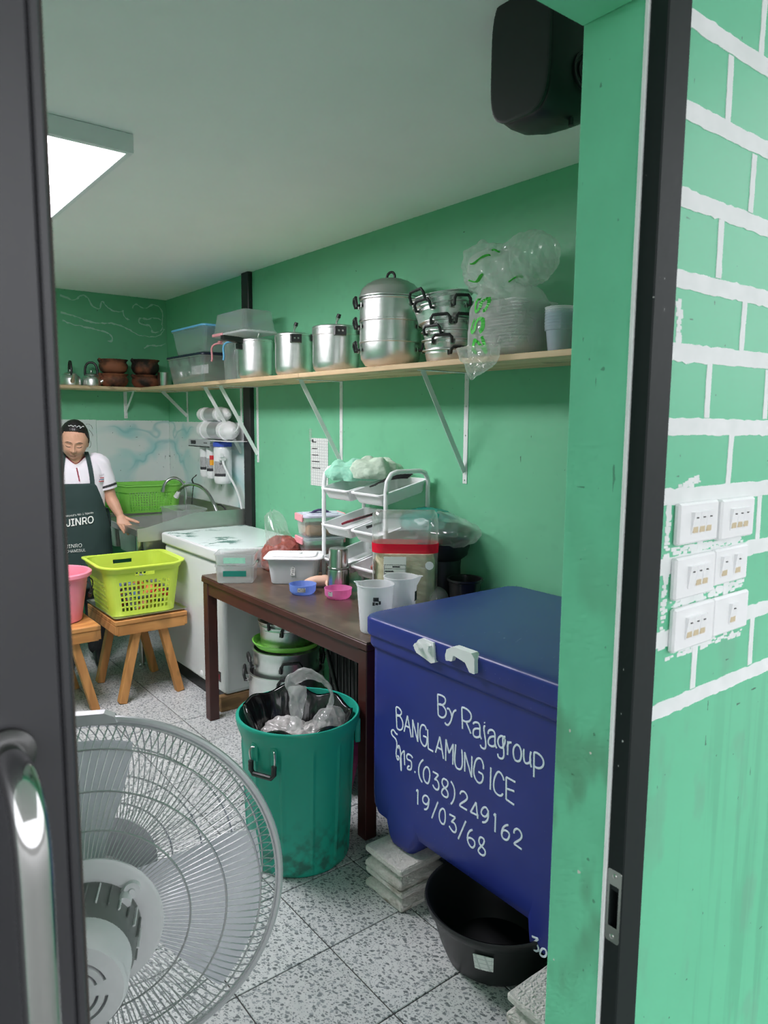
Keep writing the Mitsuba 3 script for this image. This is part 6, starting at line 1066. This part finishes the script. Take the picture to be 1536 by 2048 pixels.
part(sh, 'collar_trim', W(tube(S_TOP, .0030, 8, closed=True)), 'm_maroon')
part(sh, 'placket', W(vt([(.004, 1.240), (.016, 1.165)], .0035)), 'm_maroon', False)
fl_ = [on_front(mv(trimesh.creation.box((.030, .001, .0045)), .148-.002*i, 0, 1.178-.0052*i).apply_transform(np.eye(4)), .016) for i in range(5)]
for g, b in zip(fl_, ('m_flagred', 'm_print', 'm_flagblue', 'm_print', 'm_flagred')): part(sh, 'flag_patch', W(g), b, False)
def lett(s, h, x, z, w=None, off=.012, slant=0., bold=False):
    m = meshkit.text_mesh(s, h, .0006, bold); 
    if w: m.apply_scale([w/m.extents[0], 1, 1])
    v = m.vertices.copy(); m.vertices = np.stack([x+v[:, 0], v[:, 2], z+v[:, 1]+slant*v[:, 0]], 1); return on_front(m, off)
part(sh, 'lettering', W(lett('THAILAND', .008, .128, 1.187, .040, .016, .25)), 'm_ink', False)
ap_rows = []
for z in np.linspace(.50, 1.148, 40):
    w, d_ = tor(max(z, .86)); wd = np.interp(z, [.5, .86, .98, 1.06, 1.13, 1.148], [.20, .185, .160, .136, .112, .098]); xs = np.linspace(-wd, wd, 41); y = []
    for x in xs: c = np.clip(abs(x)/(w*1.10), 0, .985); y.append(-.036+(d_+.012)*(1-c**2.4)**(1/2.4))
    y = np.array(y)+.004*(meshkit.fbm(np.c_[xs*14, np.full(41, z*7), np.zeros(41)], 3, 5)-.5)*3*(z < 1.0); ap_rows.append((xs, y, z))
outer = [np.stack([xs, y, np.full(41, z)], 1) for xs, y, z in ap_rows]; S = [np.vstack([o, (o-[0, .003, 0])[::-1]]) for o in outer]
ak = part(pk, 'apron', W(loft(S)), 'm_apron', True)
for s, top in ((1, (.060, -.03, 1.335)), (-1, (-.060, -.03, 1.335))):
    P_ = spline([(s*.088, .062, 1.140), (s*.084, .060, 1.20), (s*.076, .048, 1.262), (s*.066, .010, 1.318), top], 20)
    part(ak, 'strap', W(loft([np.array([p+[-.013, 0, 0], p+[.013, -.004*s*0-.003, 0], p+[.013, .002, .001], p+[-.013, .004, .001]]) for p in P_])), 'm_apron', False)
part(ak, 'waist_tie', W(tube(spline([(.165, -.03, .985), (.176, -.06, .95), (.182, -.07, .90), (.178, -.07, .86)], 16), .009, 8, flat=.4)), 'm_apron')
part(ak, 'lettering', W(lett('JINRO', .042, -.072, .893, .155, .0185, .10, True)), 'm_print', False)
part(ak, 'lettering', W(lett("World's No.1 Spirits", .012, -.070, .950, .155, .0185, .10)), 'm_print', False)
part(ak, 'lettering', W(lett('JINRO', .022, -.078, .762, .09, .0195, .04)), 'm_print', False)
part(ak, 'lettering', W(lett('CHAMISUL', .018, -.078, .733, .11, .0195, .04)), 'm_print', False)
tr_ = m3.Manifold.batch_boolean([bone((-.08, -.045, .87), .108, (.08, -.045, .87), .108)]+[c for s in (-1, 1) for c in chain([((s*.085, -.045, .84), .102), ((s*.085, -.045, .46), .074), ((s*.085, -.06, .10), .062)])], m3.OpType.Add).refine_to_length(.025)
part(pk, 'trousers', W(tm(tr_)), 'm_trousers', True)
for s in (-1, 1): part(pk, 'shoe', W(tm(m3.Manifold.batch_hull([sph((s*.088, -.085, .045), .042), sph((s*.092, .08, .033), .031), sph((s*.088, -.06, .07), .04)]))).slice_plane([0, 0, .002], [0, 0, 1]), 'm_black', True)
